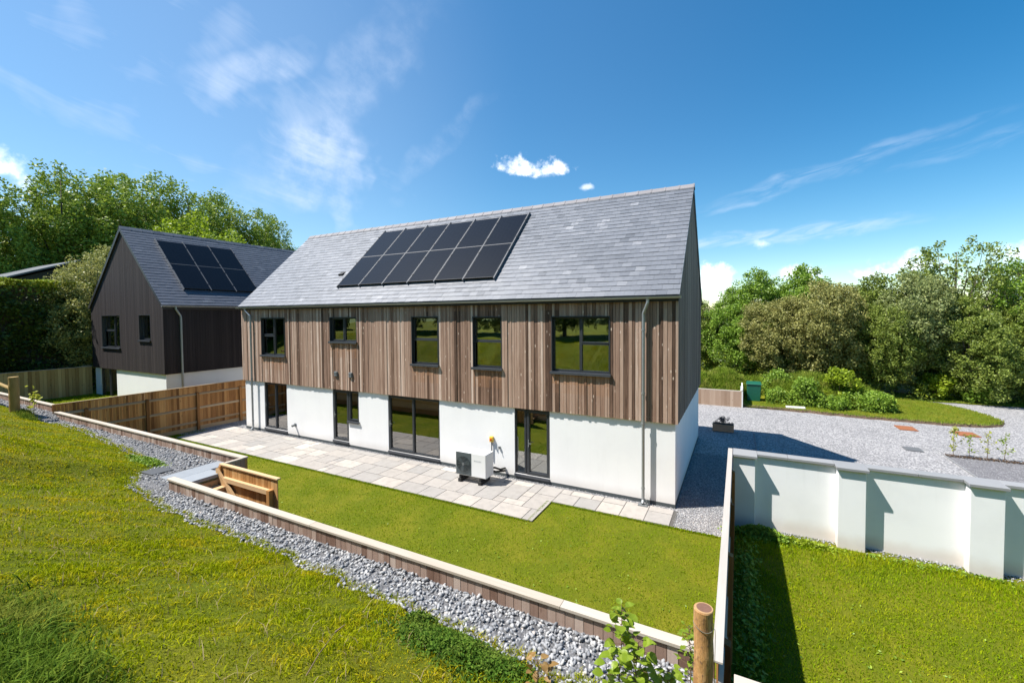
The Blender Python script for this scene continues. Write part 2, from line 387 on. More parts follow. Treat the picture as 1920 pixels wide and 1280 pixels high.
@mat('solar_cells')
def _(k, B):
    X, Y, Z = k.xyz(k.tc)      # local: X along the ridge, Y up the slope
    ln = k.m('LESS_THAN', k.m('FRACT', k.m('MULTIPLY', Y, 11.0)), 0.09)
    l2 = k.m('LESS_THAN', k.m('FRACT', k.m('MULTIPLY', X, 5.5)), 0.05)
    n = k.noise(k.pos, 1.3, 3)
    c = k.mix(k.m('MAXIMUM', k.m('MULTIPLY', ln, 0.8), k.m('MULTIPLY', l2, 0.45)), k.mix(n, (0.003, 0.0035, 0.005), (0.005, 0.0055, 0.008)), (0.014, 0.016, 0.020))
    B(c, 0.22, 0.22, bump=k.noise(k.pos, 2.2, 2), bstr=0.05, bdist=0.02)
@mat('solar_frame')
def _(k, B): B((0.012, 0.012, 0.014), 0.35)
@mat('rail_metal')
def _(k, B): B((0.11, 0.117, 0.13), 0.6)
@mat('paving_stone')
def _(k, B):
    v = k.attr('var'); n = k.noise(k.pos, 5, 6, 0.65); f = k.noise(k.pos, 60, 4, 0.6)
    c = k.ramp(v, [(0.0, (0.2782, 0.2654, 0.2509)), (0.3, (0.3519, 0.3207, 0.289)), (0.55, (0.3069, 0.2891, 0.2699)), (0.8, (0.401, 0.3604, 0.3194)), (1.0, (0.4583, 0.4198, 0.3726))])
    c = k.mix(k.m('MULTIPLY', k.sst(n, 0.35, 0.75), 0.45), c, (0.21, 0.196, 0.182))
    c = k.mix(k.m('MULTIPLY', k.sst(f, 0.5, 0.8), 0.22), c, (0.60, 0.57, 0.53))
    B(c, 0.72, 0.35, bump=k.m('ADD', n, k.m('MULTIPLY', f, 0.4)), bstr=0.35, bdist=0.008)
@mat('paving_joint')
def _(k, B): B(k.mix(k.noise(k.pos, 40, 3), (0.07, 0.065, 0.06), (0.13, 0.125, 0.115)), 0.9, 0.1)
@mat('slate_paving')
def _(k, B):
    v = k.attr('var'); n = k.noise(k.pos, 9, 5, 0.6)
    B(k.mix(k.m('ADD', k.m('MULTIPLY', v, 0.5), k.m('MULTIPLY', n, 0.5)), (0.20, 0.22, 0.24), (0.33, 0.35, 0.37)), 0.5, 0.5, bump=n, bstr=0.3, bdist=0.006)
@mat('dark_slate_cover')
def _(k, B): B(k.mix(k.noise(k.pos, 60, 4), (0.035, 0.04, 0.045), (0.085, 0.09, 0.10)), 0.7)
@mat('coping_stone')
def _(k, B):
    v = k.attr('var'); n = k.noise(k.pos, 7, 5, 0.6)
    B(k.mix(k.m('ADD', k.m('MULTIPLY', v, 0.5), k.m('MULTIPLY', n, 0.5)), (0.198, 0.2046, 0.2111), (0.2904, 0.2904, 0.2948)), 0.8, bump=k.noise(k.pos, 70, 3), bstr=0.3, bdist=0.003)
def gravel_mat(name, stops, s1=26.0, bstr=0.9):
    @mat(name)
    def _(k, B):
        nt = k.nt
        vo = k.n('ShaderNodeTexVoronoi'); nt.links.new(k.pos, vo.inputs['Vector']); vo.inputs['Scale'].default_value = s1
        cr = k.xyz(vo.outputs['Color'])[0]
        big = k.noise(k.pos, 5.0, 6, 0.7); pt = k.noise(k.pos, 0.5, 4, 0.6)
        f = k.m('ADD', k.m('MULTIPLY', cr, 0.50), k.m('ADD', k.m('MULTIPLY', big, 0.70), k.m('MULTIPLY', pt, 0.35)))
        f = k.m('SUBTRACT', f, 0.28, clamp=True)
        ed = k.sst(vo.outputs['Distance'], 0.25, 0.75)
        c = k.mix(k.m('MULTIPLY', ed, 0.55), k.ramp(f, stops), (0.08, 0.08, 0.085))
        h = k.m('SUBTRACT', 1.0, vo.outputs['Distance'])
        B(c, 0.85, 0.25, bump=k.m('ADD', h, k.m('MULTIPLY', cr, 0.6)), bstr=bstr, bdist=0.025)
gravel_mat('driveway_gravel', [(0.0, (0.183, 0.1778, 0.1845)), (0.35, (0.3111, 0.3024, 0.3047)), (0.6, (0.4209, 0.409, 0.4076)), (1.0, (0.6039, 0.5825, 0.5664))], 19.0)
gravel_mat('bed_gravel', [(0.0, (0.1275, 0.1218, 0.1271)), (0.5, (0.2125, 0.2058, 0.2132)), (1.0, (0.357, 0.3444, 0.3526))], 24.0)
gravel_mat('strip_gravel', [(0.0, (0.084, 0.0826, 0.0855)), (0.5, (0.156, 0.1563, 0.1596)), (1.0, (0.276, 0.2714, 0.2736))], 24.0)
@mat('gravel_stone')
def _(k, B):
    v = k.attr('var'); n = k.noise(k.pos, 45, 4, 0.6)
    c = k.ramp(v, [(0.0, (0.1118, 0.1176, 0.132)), (0.3, (0.215, 0.2226, 0.236)), (0.6, (0.3182, 0.3192, 0.324)), (0.9, (0.473, 0.4662, 0.452)), (0.96, (0.3956, 0.3192, 0.272)), (1.0, (0.5676, 0.546, 0.512))])
    c = k.mix(k.m('MULTIPLY', k.sst(n, 0.5, 0.8), 0.3), c, (0.60, 0.60, 0.61))
    B(c, 0.75, 0.4, bump=n, bstr=0.3, bdist=0.004)
@mat('pale_chips')
def _(k, B):
    v = k.attr('var'); B(k.mix(v, (0.30, 0.30, 0.31), (0.66, 0.655, 0.64)), 0.8)
@mat('grass_ground')
def _(k, B):
    n = k.noise(k.pos, 0.9, 6, 0.65); f = k.noise(k.pos, 26, 5, 0.7)
    c = k.mix(k.sst(n, 0.38, 0.68), (0.120, 0.155, 0.006), (0.195, 0.195, 0.013))
    c = k.mix(k.sst(f, 0.40, 0.75), k.mix(0.5, c, (0.06, 0.065, 0.006)), c)
    B(c, 0.9, 0.1, bump=f, bstr=0.8, bdist=0.03)
@mat('soil')
def _(k, B): B(k.mix(k.noise(k.pos, 20, 5), (0.07, 0.05, 0.035), (0.16, 0.11, 0.075)), 0.95, 0.1, bump=k.noise(k.pos, 30, 5), bstr=0.8, bdist=0.02)
def blade_mat(name, a, b, dry, patch=0.5, trans=0.35, sc=1.1):
    @mat(name)
    def _(k, B):
        v = k.attr('var'); n = k.noise(k.pos, sc, 5, 0.62); n2 = k.noise(k.pos, sc*5.5, 3, 0.6)
        c = k.mix(v, a, b)
        d = k.m('MULTIPLY', k.sst(k.m('ADD', k.m('MULTIPLY', n, 0.6), k.m('ADD', k.m('MULTIPLY', n2, 0.3), k.m('MULTIPLY', v, 0.12))), 0.46, 0.66), patch)
        n3 = k.noise(k.vm('ADD', k.pos, (7.7, 3.1, 0)), sc*2.3, 4, 0.65)
        c = k.mix(k.m('MULTIPLY', k.sst(n3, 0.48, 0.72), 0.55), c, (a[0]*0.50, a[1]*0.66, a[2]*0.9))
        B(k.mix(d, c, dry), 0.7, 0.05, trans=trans)
blade_mat('lawn_blades', (0.159, 0.2573, 0.002223), (0.2771, 0.3818, 0.004043), (0.4247, 0.431, 0.01274), 0.45)
blade_mat('side_lawn_blades', (0.1554, 0.2557, 0.002522), (0.2955, 0.3834, 0.004463), (0.4434, 0.4287, 0.0132), 0.55, sc=0.8)
blade_mat('bank_blades', (0.2159, 0.2687, 0.002033), (0.3603, 0.3994, 0.003696), (0.5483, 0.4211, 0.01423), 0.85, sc=1.3)
blade_mat('long_blades', (0.0598, 0.1208, 0.0108), (0.1575, 0.2342, 0.021), (0.3737, 0.3119, 0.06), 0.4)
blade_mat('verge_blades', (0.149, 0.236, 0.020), (0.250, 0.331, 0.035), (0.405, 0.351, 0.100), 0.55)
blade_mat('dead_blades', (0.30, 0.23, 0.11), (0.45, 0.37, 0.20), (0.40, 0.30, 0.15), 0.5)
blade_mat('clover_leaves', (0.05292, 0.1244, 0.0132), (0.1285, 0.2255, 0.02728), (0.3024, 0.2916, 0.05808), 0.25)
def leaf_mat(name, a, b, c2, trans=0.3, rough=0.5):
    @mat(name)
    def _(k, B):
        v = k.attr('var'); n = k.noise(k.pos, 0.45, 3, 0.5)
        c = k.ramp(v, [(0.0, a), (0.6, b), (1.0, c2)])
        c = k.mix(k.m('MULTIPLY', k.sst(n, 0.4, 0.7), 0.30), c, b)
        B(c, rough, 0.35, trans=trans)
leaf_mat('leaves_poplar', (0.1217, 0.1914, 0.02732), (0.2542, 0.3427, 0.04326), (0.4226, 0.4785, 0.07514))
leaf_mat('leaves_bright', (0.1576, 0.2337, 0.0126), (0.3026, 0.3936, 0.0216), (0.4352, 0.5166, 0.0486), 0.4)
leaf_mat('leaves_green', (0.104, 0.1888, 0.02057), (0.2184, 0.3432, 0.03509), (0.3802, 0.5034, 0.06534))
leaf_mat('leaves_olive', (0.1555, 0.1632, 0.04301), (0.3398, 0.3314, 0.09911), (0.5831, 0.5224, 0.1851))
leaf_mat('leaves_grey', (0.133, 0.1673, 0.05775), (0.2889, 0.3318, 0.1109), (0.4876, 0.5034, 0.194))
leaf_mat('leaves_mid', (0.1036, 0.1569, 0.02674), (0.2363, 0.294, 0.04937), (0.3775, 0.4417, 0.08639))
leaf_mat('leaves_willow', (0.1716, 0.1833, 0.0506), (0.3731, 0.3705, 0.1056), (0.6045, 0.5759, 0.1848))
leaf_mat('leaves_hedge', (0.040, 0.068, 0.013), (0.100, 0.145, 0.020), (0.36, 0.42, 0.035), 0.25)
leaf_mat('leaves_beech', (0.1425, 0.215, 0.0162), (0.2422, 0.345, 0.027), (0.361, 0.45, 0.0675), 0.5, 0.35)
leaf_mat('leaves_yellow', (0.26, 0.27, 0.03), (0.40, 0.42, 0.05), (0.50, 0.52, 0.12), 0.45)
leaf_mat('leaves_reddish', (0.22, 0.13, 0.03), (0.34, 0.20, 0.07), (0.42, 0.30, 0.14), 0.35)
leaf_mat('leaves_dark_shrub', (0.05, 0.035, 0.04), (0.09, 0.07, 0.07), (0.14, 0.12, 0.11), 0.1)
@mat('bark')
def _(k, B): B(k.mix(k.noise(k.mapv(k.tc, scale=(6, 6, 1.5)), 2, 5), (0.06, 0.048, 0.036), (0.15, 0.125, 0.10)), 0.9, 0.1)
@mat('stem')
def _(k, B): B((0.14, 0.085, 0.045), 0.7)
@mat('log_post')
def _(k, B):
    n = k.noise(k.mapv(k.tc, scale=(5, 5, 1.3)), 3, 6, 0.65, 0.8); f = k.noise(k.mapv(k.tc, scale=(22, 22, 9)), 2.5, 5, 0.7)
    c = k.ramp(n, [(0.25, (0.23, 0.12, 0.055)), (0.5, (0.44, 0.24, 0.095)), (0.75, (0.56, 0.37, 0.20))])
    c = k.mix(k.sst(f, 0.52, 0.68), c, (0.17, 0.10, 0.065))
    B(c, 0.8, 0.2, bump=k.m('ADD', f, n), bstr=0.6, bdist=0.01)
@mat('log_end')
def _(k, B):
    p = k.vm('SUBTRACT', k.tc, (0, 0, 0)); X, Y, Z = k.xyz(p)
    r = k.m('SQRT', k.m('ADD', k.m('MULTIPLY', X, X), k.m('MULTIPLY', Y, Y)))
    n = k.noise(k.tc, 60, 4, 0.6)
    rings = k.m('MULTIPLY', k.m('ADD', k.m('SINE', k.m('MULTIPLY', r, 900.0)), 1.0), 0.5)
    c = k.mix(k.m('ADD', k.m('MULTIPLY', rings, 0.35), k.m('MULTIPLY', n, 0.6), clamp=True), (0.10, 0.05, 0.036), (0.24, 0.135, 0.095))
    c = k.mix(k.sst(r, 0.050, 0.058), c, (0.42, 0.26, 0.13))
    B(c, 0.85, 0.15)
@mat('olive_post')
def _(k, B):
    n = k.noise(k.mapv(k.tc, scale=(6, 6, 1.3)), 3, 5)
    B(k.mix(n, (0.20, 0.13, 0.045), (0.38, 0.27, 0.115)), 0.8, 0.2)
@mat('wire')
def _(k, B): B((0.45, 0.44, 0.42), 0.4, metal=0.8)
@mat('white_casing')
def _(k, B): B((0.76, 0.76, 0.755), 0.4, 0.5)
@mat('fan_panel')
def _(k, B): B((0.075, 0.092, 0.098), 0.45)
@mat('fan_dark')
def _(k, B): B((0.022, 0.03, 0.034), 0.4)
@mat('black_rubber')
def _(k, B): B((0.02, 0.02, 0.02), 0.7)
@mat('yellow_plastic')
def _(k, B): B((0.80, 0.50, 0.045), 0.4)
@mat('red_plastic')
def _(k, B): B((0.65, 0.10, 0.02), 0.4)
@mat('grey_plastic')
def _(k, B): B((0.13, 0.14, 0.145), 0.5)
@mat('lettering_grey')
def _(k, B): B((0.30, 0.32, 0.34), 0.5)
@mat('green_plastic')
def _(k, B): B(k.mix(k.noise(k.pos, 5, 3), (0.004, 0.085, 0.050), (0.006, 0.11, 0.068)), 0.45)
@mat('rusty_steel')
def _(k, B): B(k.mix(k.noise(k.pos, 8, 6, 0.7), (0.20, 0.072, 0.032), (0.33, 0.135, 0.065)), 0.85, 0.2, bump=k.noise(k.pos, 40, 4), bstr=0.5, bdist=0.005)
@mat('grey_cover_steel')
def _(k, B): B(k.mix(k.noise(k.pos, 25, 4), (0.10, 0.105, 0.11), (0.19, 0.195, 0.20)), 0.6, metal=0.2)
@mat('concrete')
def _(k, B): B(k.mix(k.noise(k.pos, 12, 5), (0.42, 0.42, 0.40), (0.58, 0.58, 0.55)), 0.85, bump=k.noise(k.pos, 50, 3), bstr=0.3, bdist=0.004)
@mat('white_plastic')
def _(k, B): B((0.72, 0.72, 0.70), 0.5)
@mat('barn_roof')
def _(k, B):
    X, Y, Z = k.xyz(k.pos); rib = k.m('LESS_THAN', k.m('FRACT', k.m('MULTIPLY', X, 1.15)), 0.12)
    B(k.mix(rib, k.mix(k.noise(k.pos, 1.5, 4), (0.06, 0.072, 0.088), (0.085, 0.10, 0.118)), (0.05, 0.06, 0.07)), 0.5, 0.5)
@mat('barn_wall')
def _(k, B): B((0.022, 0.026, 0.028), 0.8)
@mat('planter_wood')
def _(k, B): B(k.mix(k.noise(k.mapv(k.tc, scale=(3, 20, 20)), 2, 5), (0.5168, 0.1913, 0.1008), (0.85, 0.408, 0.224)), 0.8)
@mat('far_fields')
def _(k, B):
    n = k.noise(k.pos, 0.006, 4, 0.6)
    B(k.ramp(n, [(0.35, (0.08, 0.13, 0.035)), (0.5, (0.17, 0.21, 0.075)), (0.62, (0.10, 0.14, 0.05))]), 0.9, 0.1)
@mat('far_hills')
def _(k, B):
    n = k.noise(k.pos, 0.012, 4, 0.6)
    B(k.ramp(n, [(0.35, (0.10, 0.14, 0.11)), (0.55, (0.16, 0.20, 0.15)), (0.7, (0.24, 0.26, 0.19))]), 0.9, 0.1)
M = MATS

# ------------------------------------------------------------------ terrain
BX = [-45, -22, -20.2, -18, -15.3, -12.5, -10.9, -10.35, -9.9, -8.6, -7, -5, -2, 0, 3, 14]
BY = [-6.05, -6.02, -6.05, -5.86, -6.0, -6.27, -6.50, -7.02, -7.27, -7.46, -7.51, -7.5, -7.57, -7.67, -7.75, -7.8]
def border(x):
    x = np.asarray(x, dtype=float)
    return np.interp(x, BX, BY) + 0.028*np.sin(x*3.3+np.sin(x*1.7)*2) + 0.022*np.sin(x*8.7+1+2*np.sin(x*2.3)) + 0.016*np.sin(x*21+3*np.sin(x*5))
def zgrav(x): return np.interp(x, [-45, -20.4, -19.6, 14], [1.72, 1.68, 1.47, 1.47])
def bank_z(x, y):
    x = np.asarray(x, float); y = np.asarray(y, float)
    d = np.maximum(border(x) - y, 0)
    rise = 0.47*np.minimum(d, 4.3) + 0.03*np.maximum(d-4.3, 0) - 0.10*(1-np.exp(-d*2.0)) + np.minimum(d*0.25, 0.04)
    bump = (0.06*np.sin(x*1.3+y*0.9) + 0.03*np.sin(x*2.9-y*2.1+1+np.sin(x*.7)) + 0.008*np.sin(x*7+y*3+2*np.sin(y*2)))*np.minimum(d, 1)
    return zgrav(x) + np.maximum(rise, 0) + bump*0.8
def grid_mesh(name, xs, ys, zf, m, parent=None):
    X, Y = np.meshgrid(xs, ys); Z = zf(X, Y); V = np.stack([X.ravel(), Y.ravel(), Z.ravel()], 1)
    nx, ny = len(xs), len(ys); i = np.arange(ny-1)[:, None]*nx + np.arange(nx-1)[None, :]; i = i.ravel()
    F = np.stack([i, i+1, i+nx+1, i+nx], 1)
    o = npmesh(name, V, F, np.full(len(F), 0.5), m, parent); o.data.shade_smooth(); return o
MB().sheet([(-2500, -2500), (2500, -2500), (2500, 2500), (-2500, 2500)], -0.12).build('ground', M['far_fields'])['kind'] = 'structure'
def ystack(y1): return np.concatenate([np.linspace(-34, -14, 14), np.linspace(-13.6, y1, int((y1+13.6)/0.11))])
for nm, xa, xb, y1 in (('bank', -45, -8.95, -5.53), ('bank', -8.95, 1.3, -6.98), ('bank', 1.3, 14, -7.2)):
    o = grid_mesh(nm, np.linspace(xa, xb, max(int((xb-xa)/0.2), 8)), ystack(y1), bank_z, M['grass_ground']); o['kind'] = 'structure'
def strip_patch(xa, xb, y1):
    xs = np.linspace(xa, xb, int((xb-xa)/0.08)); yb_ = border(xs)-0.04
    V = []; F = []
    for i, (x, b) in enumerate(zip(xs, yb_)):
        V.append((x, y1, zgrav(x)+0.012)); V.append((x, b, float(bank_z(x, b))+0.012))
        if i: F.append((2*i-2, 2*i-1, 2*i+1, 2*i))
    o = npmesh('gravel_strip', np.array(V), np.array(F), np.full(len(F), .5), M['strip_gravel']); o['kind'] = 'structure'
strip_patch(-45, -8.95, -5.56); strip_patch(-8.95, 1.3, -7.0); strip_patch(1.3, 14, -7.22)
def sheet(name, poly, z, m): 
    o = MB().sheet(poly, z).build(name, m); o['kind'] = 'structure'; return o
sheet('lawn', [(-20.2, -7.0), (1.27, -7.0), (1.27, -1.0), (-20.2, -1.0)], -0.010, M['grass_ground'])
sheet('lawn', [(1.27, -7.25), (14, -7.25), (14, -0.16), (1.27, -0.16)], -0.006, M['grass_ground'])
sheet('lawn', [(-29.8, -5.5), (-20.25, -5.5), (-20.25, -1.3), (-29.8, -1.3)], 0.945, M['grass_ground'])
sheet('field', [(-120, -5.5), (-29.8, -5.5), (-29.8, 70), (-120, 70)], 0.90, M['grass_ground'])
sheet('driveway', [(-20.2, -1.0), (1.27, -1.0), (1.27, -0.05), (60, -0.05), (60, 22.6), (-20.2, 22.6)], 0.0, M['driveway_gravel'])
sheet('planting_bed', [(7.88, 0.0), (40, 0.0), (40, 8.42), (7.88, 8.42)], 0.006, M['bed_gravel'])
sheet('field', [(-20, 22.6), (60, 22.6), (60, 80), (-20, 80)], 0.05, M['grass_ground'])
# distant hills, a low ring of land on the skyline
hv = []; hf = []
NA = 160
for i in range(NA+1):
    a = math.radians(-100 + 200*i/NA); h = 7 + 3*math.sin(i*0.31) + 1.5*math.sin(i*0.83+1)
    for rr, zz in ((420, -2), (560, h*0.75), (760, h*1.35), (900, -5)): hv.append((math.sin(a)*rr, math.cos(a)*rr, zz))
    if i:
        for j in range(3): b = (i-1)*4+j; hf.append((b, b+4, b+5, b+1))
o = npmesh('hills', np.array(hv), np.array(hf), np.full(len(hf), .5), M['far_hills']); o['kind'] = 'structure'; o.data.shade_smooth()

# ------------------------------------------------------------------ house parts
def wall_open(mb, axis, u0, u1, z0, z1, ops, d0, d1, var=0.5):
    us = sorted({u0, u1, *[min(max(a, u0), u1) for o in ops for a in o[:2]]}); zs = sorted({z0, z1, *[min(max(a, z0), z1) for o in ops for a in o[2:]]})
    def solid(i, j):
        if i < 0 or j < 0 or i >= len(us)-1 or j >= len(zs)-1: return False
        uc = (us[i]+us[i+1])/2; zc = (zs[j]+zs[j+1])/2
        return not any(o[0] < uc < o[1] and o[2] < zc < o[3] for o in ops)
    P = (lambda u, d, z: (u, d, z)) if axis == 'x' else (lambda u, d, z: (d, u, z))
    for i in range(len(us)-1):
        for j in range(len(zs)-1):
            if not solid(i, j): continue
            a, b, c, e = us[i], us[i+1], zs[j], zs[j+1]
            mb.add([P(a,d0,c),P(b,d0,c),P(b,d0,e),P(a,d0,e)], [(0,1,2,3)], var); mb.add([P(a,d1,c),P(a,d1,e),P(b,d1,e),P(b,d1,c)], [(0,1,2,3)], var)
            if not solid(i-1, j): mb.add([P(a,d0,c),P(a,d0,e),P(a,d1,e),P(a,d1,c)], [(0,1,2,3)], var)
            if not solid(i+1, j): mb.add([P(b,d0,c),P(b,d1,c),P(b,d1,e),P(b,d0,e)], [(0,1,2,3)], var)
            if not solid(i, j-1): mb.add([P(a,d0,c),P(a,d1,c),P(b,d1,c),P(b,d0,c)], [(0,1,2,3)], var)
            if not solid(i, j+1): mb.add([P(a,d0,e),P(b,d0,e),P(b,d1,e),P(a,d1,e)], [(0,1,2,3)], var)
def boards_on(P0, U, N, u0, u1, zbot, ztop, ops, front, thick=0.022, w=(0.085, 0.145), gap=0.011, seed=1, jit=0.008, bias=None, breaks=()):
    """vertical boards; returns (MB, dry list)"""
    r = random.Random(seed); mb = MB(); dry = []
    P0, U, N = Vector(P0), Vector(U), Vector(N)
    edges = sorted({u0, u1, *[a for o in ops for a in o[:2]], *breaks})
    for ea, eb in zip(edges[:-1], edges[1:]):
        n = max(1, round((eb-ea)/((w[0]+w[1])/2))); ws = [r.uniform(*w) for _ in range(n)]; sc = (eb-ea)/sum(ws); u = ea
        for wd in ws:
            ua, ub = u, u+wd*sc; u = ub; uc = (ua+ub)/2
            blocked = sorted([(o[2], o[3]) for o in ops if o[0] < uc < o[1]])
            var = min(1, max(0, r.gauss(0.5, 0.23) + (bias(uc) if bias else 0))); dj = r.uniform(0, jit)
            segs = []; z = zbot
            for a, b in blocked: segs.append((z, a, True)); z = b
            segs.append((z, None, False))
            for za, zb, undersill in segs:
                parts = []
                if undersill:
                    if zb - za > 0.5: parts = [(za, zb-0.62, 0.12*r.random()), (zb-0.62, zb-0.36, 0.5*r.uniform(.2, 1.3)), (zb-0.36, zb-0.16, r.uniform(.4, 1.0)), (zb-0.16, zb, r.uniform(.75, 1.1))]
                    else: parts = [(za, zb, 0.5)]
                else:
                    zt = min(ztop(ua), ztop(ub))
                    parts = [(za, zt-0.22, 0.0), (zt-0.22, None, 0.55*r.random())] if bias is not None else [(za, None, 0.0)]
                for pa, pb, dr in parts:
                    ta, tb = (ztop(ua+gap/2), ztop(ub-gap/2)) if pb is None else (pb, pb)
                    if min(ta, tb) <= pa: continue
                    f = front-dj; b_ = front-dj-thick
                    def Q(uu, d, zz): p = P0+U*uu+N*d; return (p.x, p.y, zz)
                    a_, c_ = ua+gap/2, ub-gap/2
                    mb.hexa([Q(a_, f, pa), Q(c_, f, pa), Q(c_, b_, pa), Q(a_, b_, pa), Q(a_, f, ta), Q(c_, f, tb), Q(c_, b_, tb), Q(a_, b_, ta)], var)
                    dry += [dr]*6
    return mb, dry
def build_boards(res, name, m, parent):
    mb, dry = res; o = mb.build(name, m, parent)
    a = o.data.attributes.new('dry', 'FLOAT', 'FACE'); a.data.foreach_set('value', np.array(dry, dtype=np.float32)); return o
def slates(name, org, U, S, N, length, slen, parent, expo=0.2, wid=0.27, seed=3, m='slate'):
    r = random.Random(seed); org, U, S, N = map(Vector, (org, U, S, N)); mb = MB()
    nr = round((slen-0.02)/expo); ex = (slen-0.02)/nr
    base_n = length/wid
    for row in range(nr):
        s0 = row*ex; s1 = min((row+1)*ex+0.03, slen); off = wid*(0.5 if row % 2 else 0.0) ; u = -off
        while u < length-0.01:
            ua = max(u+0.0015, 0); ub = min(u+wid-0.0015, length); u += wid
            if ub-ua < 0.03: continue
            v = min(1, max(0, r.gauss(0.40, 0.085)+0.06*math.sin(ua*0.9+row*0.35)))
            if r.random() < 0.045: v = r.uniform(0.62, 0.85)
            if r.random() < 0.03: v = r.uniform(0.02, 0.15)
            h0 = 0.020+r.uniform(-.003, .004); h1 = 0.006; ds = r.uniform(-0.004, 0.004)
            def Q(uu, ss, h): return org+U*uu+S*ss+N*h
            vs = [Q(ua, s0+ds, 0.0), Q(ub, s0+ds, 0.0), Q(ub, s0+ds, h0+r.uniform(-.001, .001)), Q(ua, s0+ds, h0), Q(ua, s1, h1), Q(ub, s1, h1)]
            mb.add(vs, [(0, 1, 2, 3), (3, 2, 5, 4), (0, 3, 4), (1, 5, 2)], v)
    return mb.build(name, M[m], parent)
def ridge(mb, p0, U, length, pitch=0.45, seed=1):
    r = random.Random(seed); p0 = Vector(p0); U = Vector(U); W = U.cross(Vector((0, 0, 1)))
    n = round(length/pitch); pt = length/n
    for i in range(n):
        for wd, th, a, b in ((0.135, 0.0, i*pt+0.012, (i+1)*pt-0.012), (0.146, 0.012, (i+1)*pt-0.045, (i+1)*pt+0.006)):
            prof = [(-wd, -wd+0.030+th), (0, 0.045+th), (wd, -wd+0.030+th), (wd-0.012, -wd+0.014), (0, 0.020), (-wd+0.012, -wd+0.014)]
            mb.prism([p0+U*a+W*x+Vector((0, 0, z)) for x, z in prof], U*(b-a), r.random())
def half_gutter(mb, a, b, r=0.062, th=0.006):
    a, b = Vector(a), Vector(b); U = (b-a).normalized(); W = U.cross(Vector((0, 0, 1))); n = 9
    o_ = [W*(math.cos(math.pi*i/(n-1))*r) + Vector((0, 0, -math.sin(math.pi*i/(n-1))*r)) for i in range(n)]
    i_ = [p*((r-th)/r) for p in o_][::-1]
    P = o_+i_; m = len(P); vs = [a+p for p in P]+[b+p for p in P]
    fs = [(i, (i+1) % m, m+(i+1) % m, m+i) for i in range(m)]
    mb.add(vs, fs); mb.add([a+p for p in o_], [tuple(range(n))]); mb.add([b+p for p in o_], [tuple(range(n))[::-1]])
def frame_set(P0, U, N, name, parent, u0, u1, z0, z1, bars, sill=True, lining=0.0, yf=-0.02, glaze=None, handle=None, thresh=False, label=None, ow=0.055, top=0.055):
    """window or door: frame mesh with pane, sill, handle below it. N points out of the wall; distances along N"""
    P0, U, N = Vector(P0), Vector(U), Vector(N)
    def bx(mb, ua, ub, d0, d1, za, zb, var=0.5):
        q = []
        for zz in (za, zb):
            for uu, dd in ((ua, d0), (ub, d0), (ub, d1), (ua, d1)): p = P0+U*uu+N*dd; q.append((p.x, p.y, zz))
        mb.hexa(q, var)
    f = MB(); d0, d1 = yf, yf-0.07
    bx(f, u0, u0+ow, d0, d1, z0, z1); bx(f, u1-ow, u1, d0, d1, z0, z1)
    bx(f, u0+ow, u1-ow, d0, d1, z1-top, z1); bx(f, u0+ow, u1-ow, d0, d1, z0, z0+ow)
    W = u1-u0; H = z1-z0
    for b in bars:
        if b[0] == 'v': uc = u0+W*b[1]; bw = b[2]/2; bx(f, uc-bw, uc+bw, d0+0.004, d1, z0+ow, z1-top)
        elif b[0] == 'h': zc = z0+H*b[1]; bx(f, u0+W*b[3]+(ow if b[3] == 0 else 0.03), u0+W*b[4]-(ow if b[4] == 1 else 0.03), d0+0.008, d1, zc-b[2]/2, zc+b[2]/2)
        elif b[0] == 's':   # opening sash set proud inside part of the frame
            ua, ub, za, zb = u0+W*b[1]+0.02, u0+W*b[2]-0.02, z0+H*b[3]+0.02, z0+H*b[4]-0.02; t = b[5]
            bx(f, ua, ua+t, d0+0.016, d1+0.01, za, zb); bx(f, ub-t, ub, d0+0.016, d1+0.01, za, zb)
            bx(f, ua+t, ub-t, d0+0.016, d1+0.01, zb-t, zb); bx(f, ua+t, ub-t, d0+0.016, d1+0.01, za, za+t)
        elif b[0] == 'box': bx(f, u0+W*b[1], u0+W*b[2], d0+0.01, d1, z0+H*b[3], z0+H*b[4])
    if lining:
        for ua, ub, za, zb in ((u0-0.012, u0+0.012, z0, z1), (u1-0.012, u1+0.012, z0, z1), (u0-0.012, u1+0.012, z1-0.012, z1+0.014)):
            bx(f, ua, ub, lining, d0, za, zb)
    fr = f.build(name, M['anthracite_frame'], parent, bevel=0.003)
    if label: fr['label'] = label
    g = MB()
    for ua, ub, za, zb in (glaze or [(0, 1, 0, 1)]):
        bx(g, u0+W*ua+0.03, u0+W*ub-0.03, d0-0.034, d0-0.040, z0+H*za+0.03, z0+H*zb-0.03)
    g.build('pane', M['window_glass'], fr)
    if sill:
        s_ = MB(); bx(s_, u0-0.045, u1+0.045, lining+0.055 if lining else 0.06, d1, z0-0.035, z0)
        bx(s_, u0-0.045, u1+0.045, lining+0.056 if lining else 0.061, (lining+0.045 if lining else 0.05), z0-0.075, z0-0.034)
        s_.build('sill', M['sill_metal'], fr, bevel=0.003)
    if thresh:
        s_ = MB(); bx(s_, u0, u1, 0.045, d1, z0-0.075, z0-0.002); s_.build('threshold', M['sill_metal'], fr, bevel=0.003)
    if handle:
        h = MB(); hu, hz = handle
        bx(h, hu-0.012, hu+0.012, d0+0.03, d0+0.016, hz-0.11, hz+0.11); bx(h, hu-0.008, hu+0.10*R_.choice((1,)), d0+0.055, d0+0.04, hz-0.012, hz+0.012); bx(h, hu-0.008, hu+0.008, d0+0.055, d0+0.02, hz-0.012, hz+0.012)
        h.build('handle', M['galvanised_metal'], fr)
    return fr
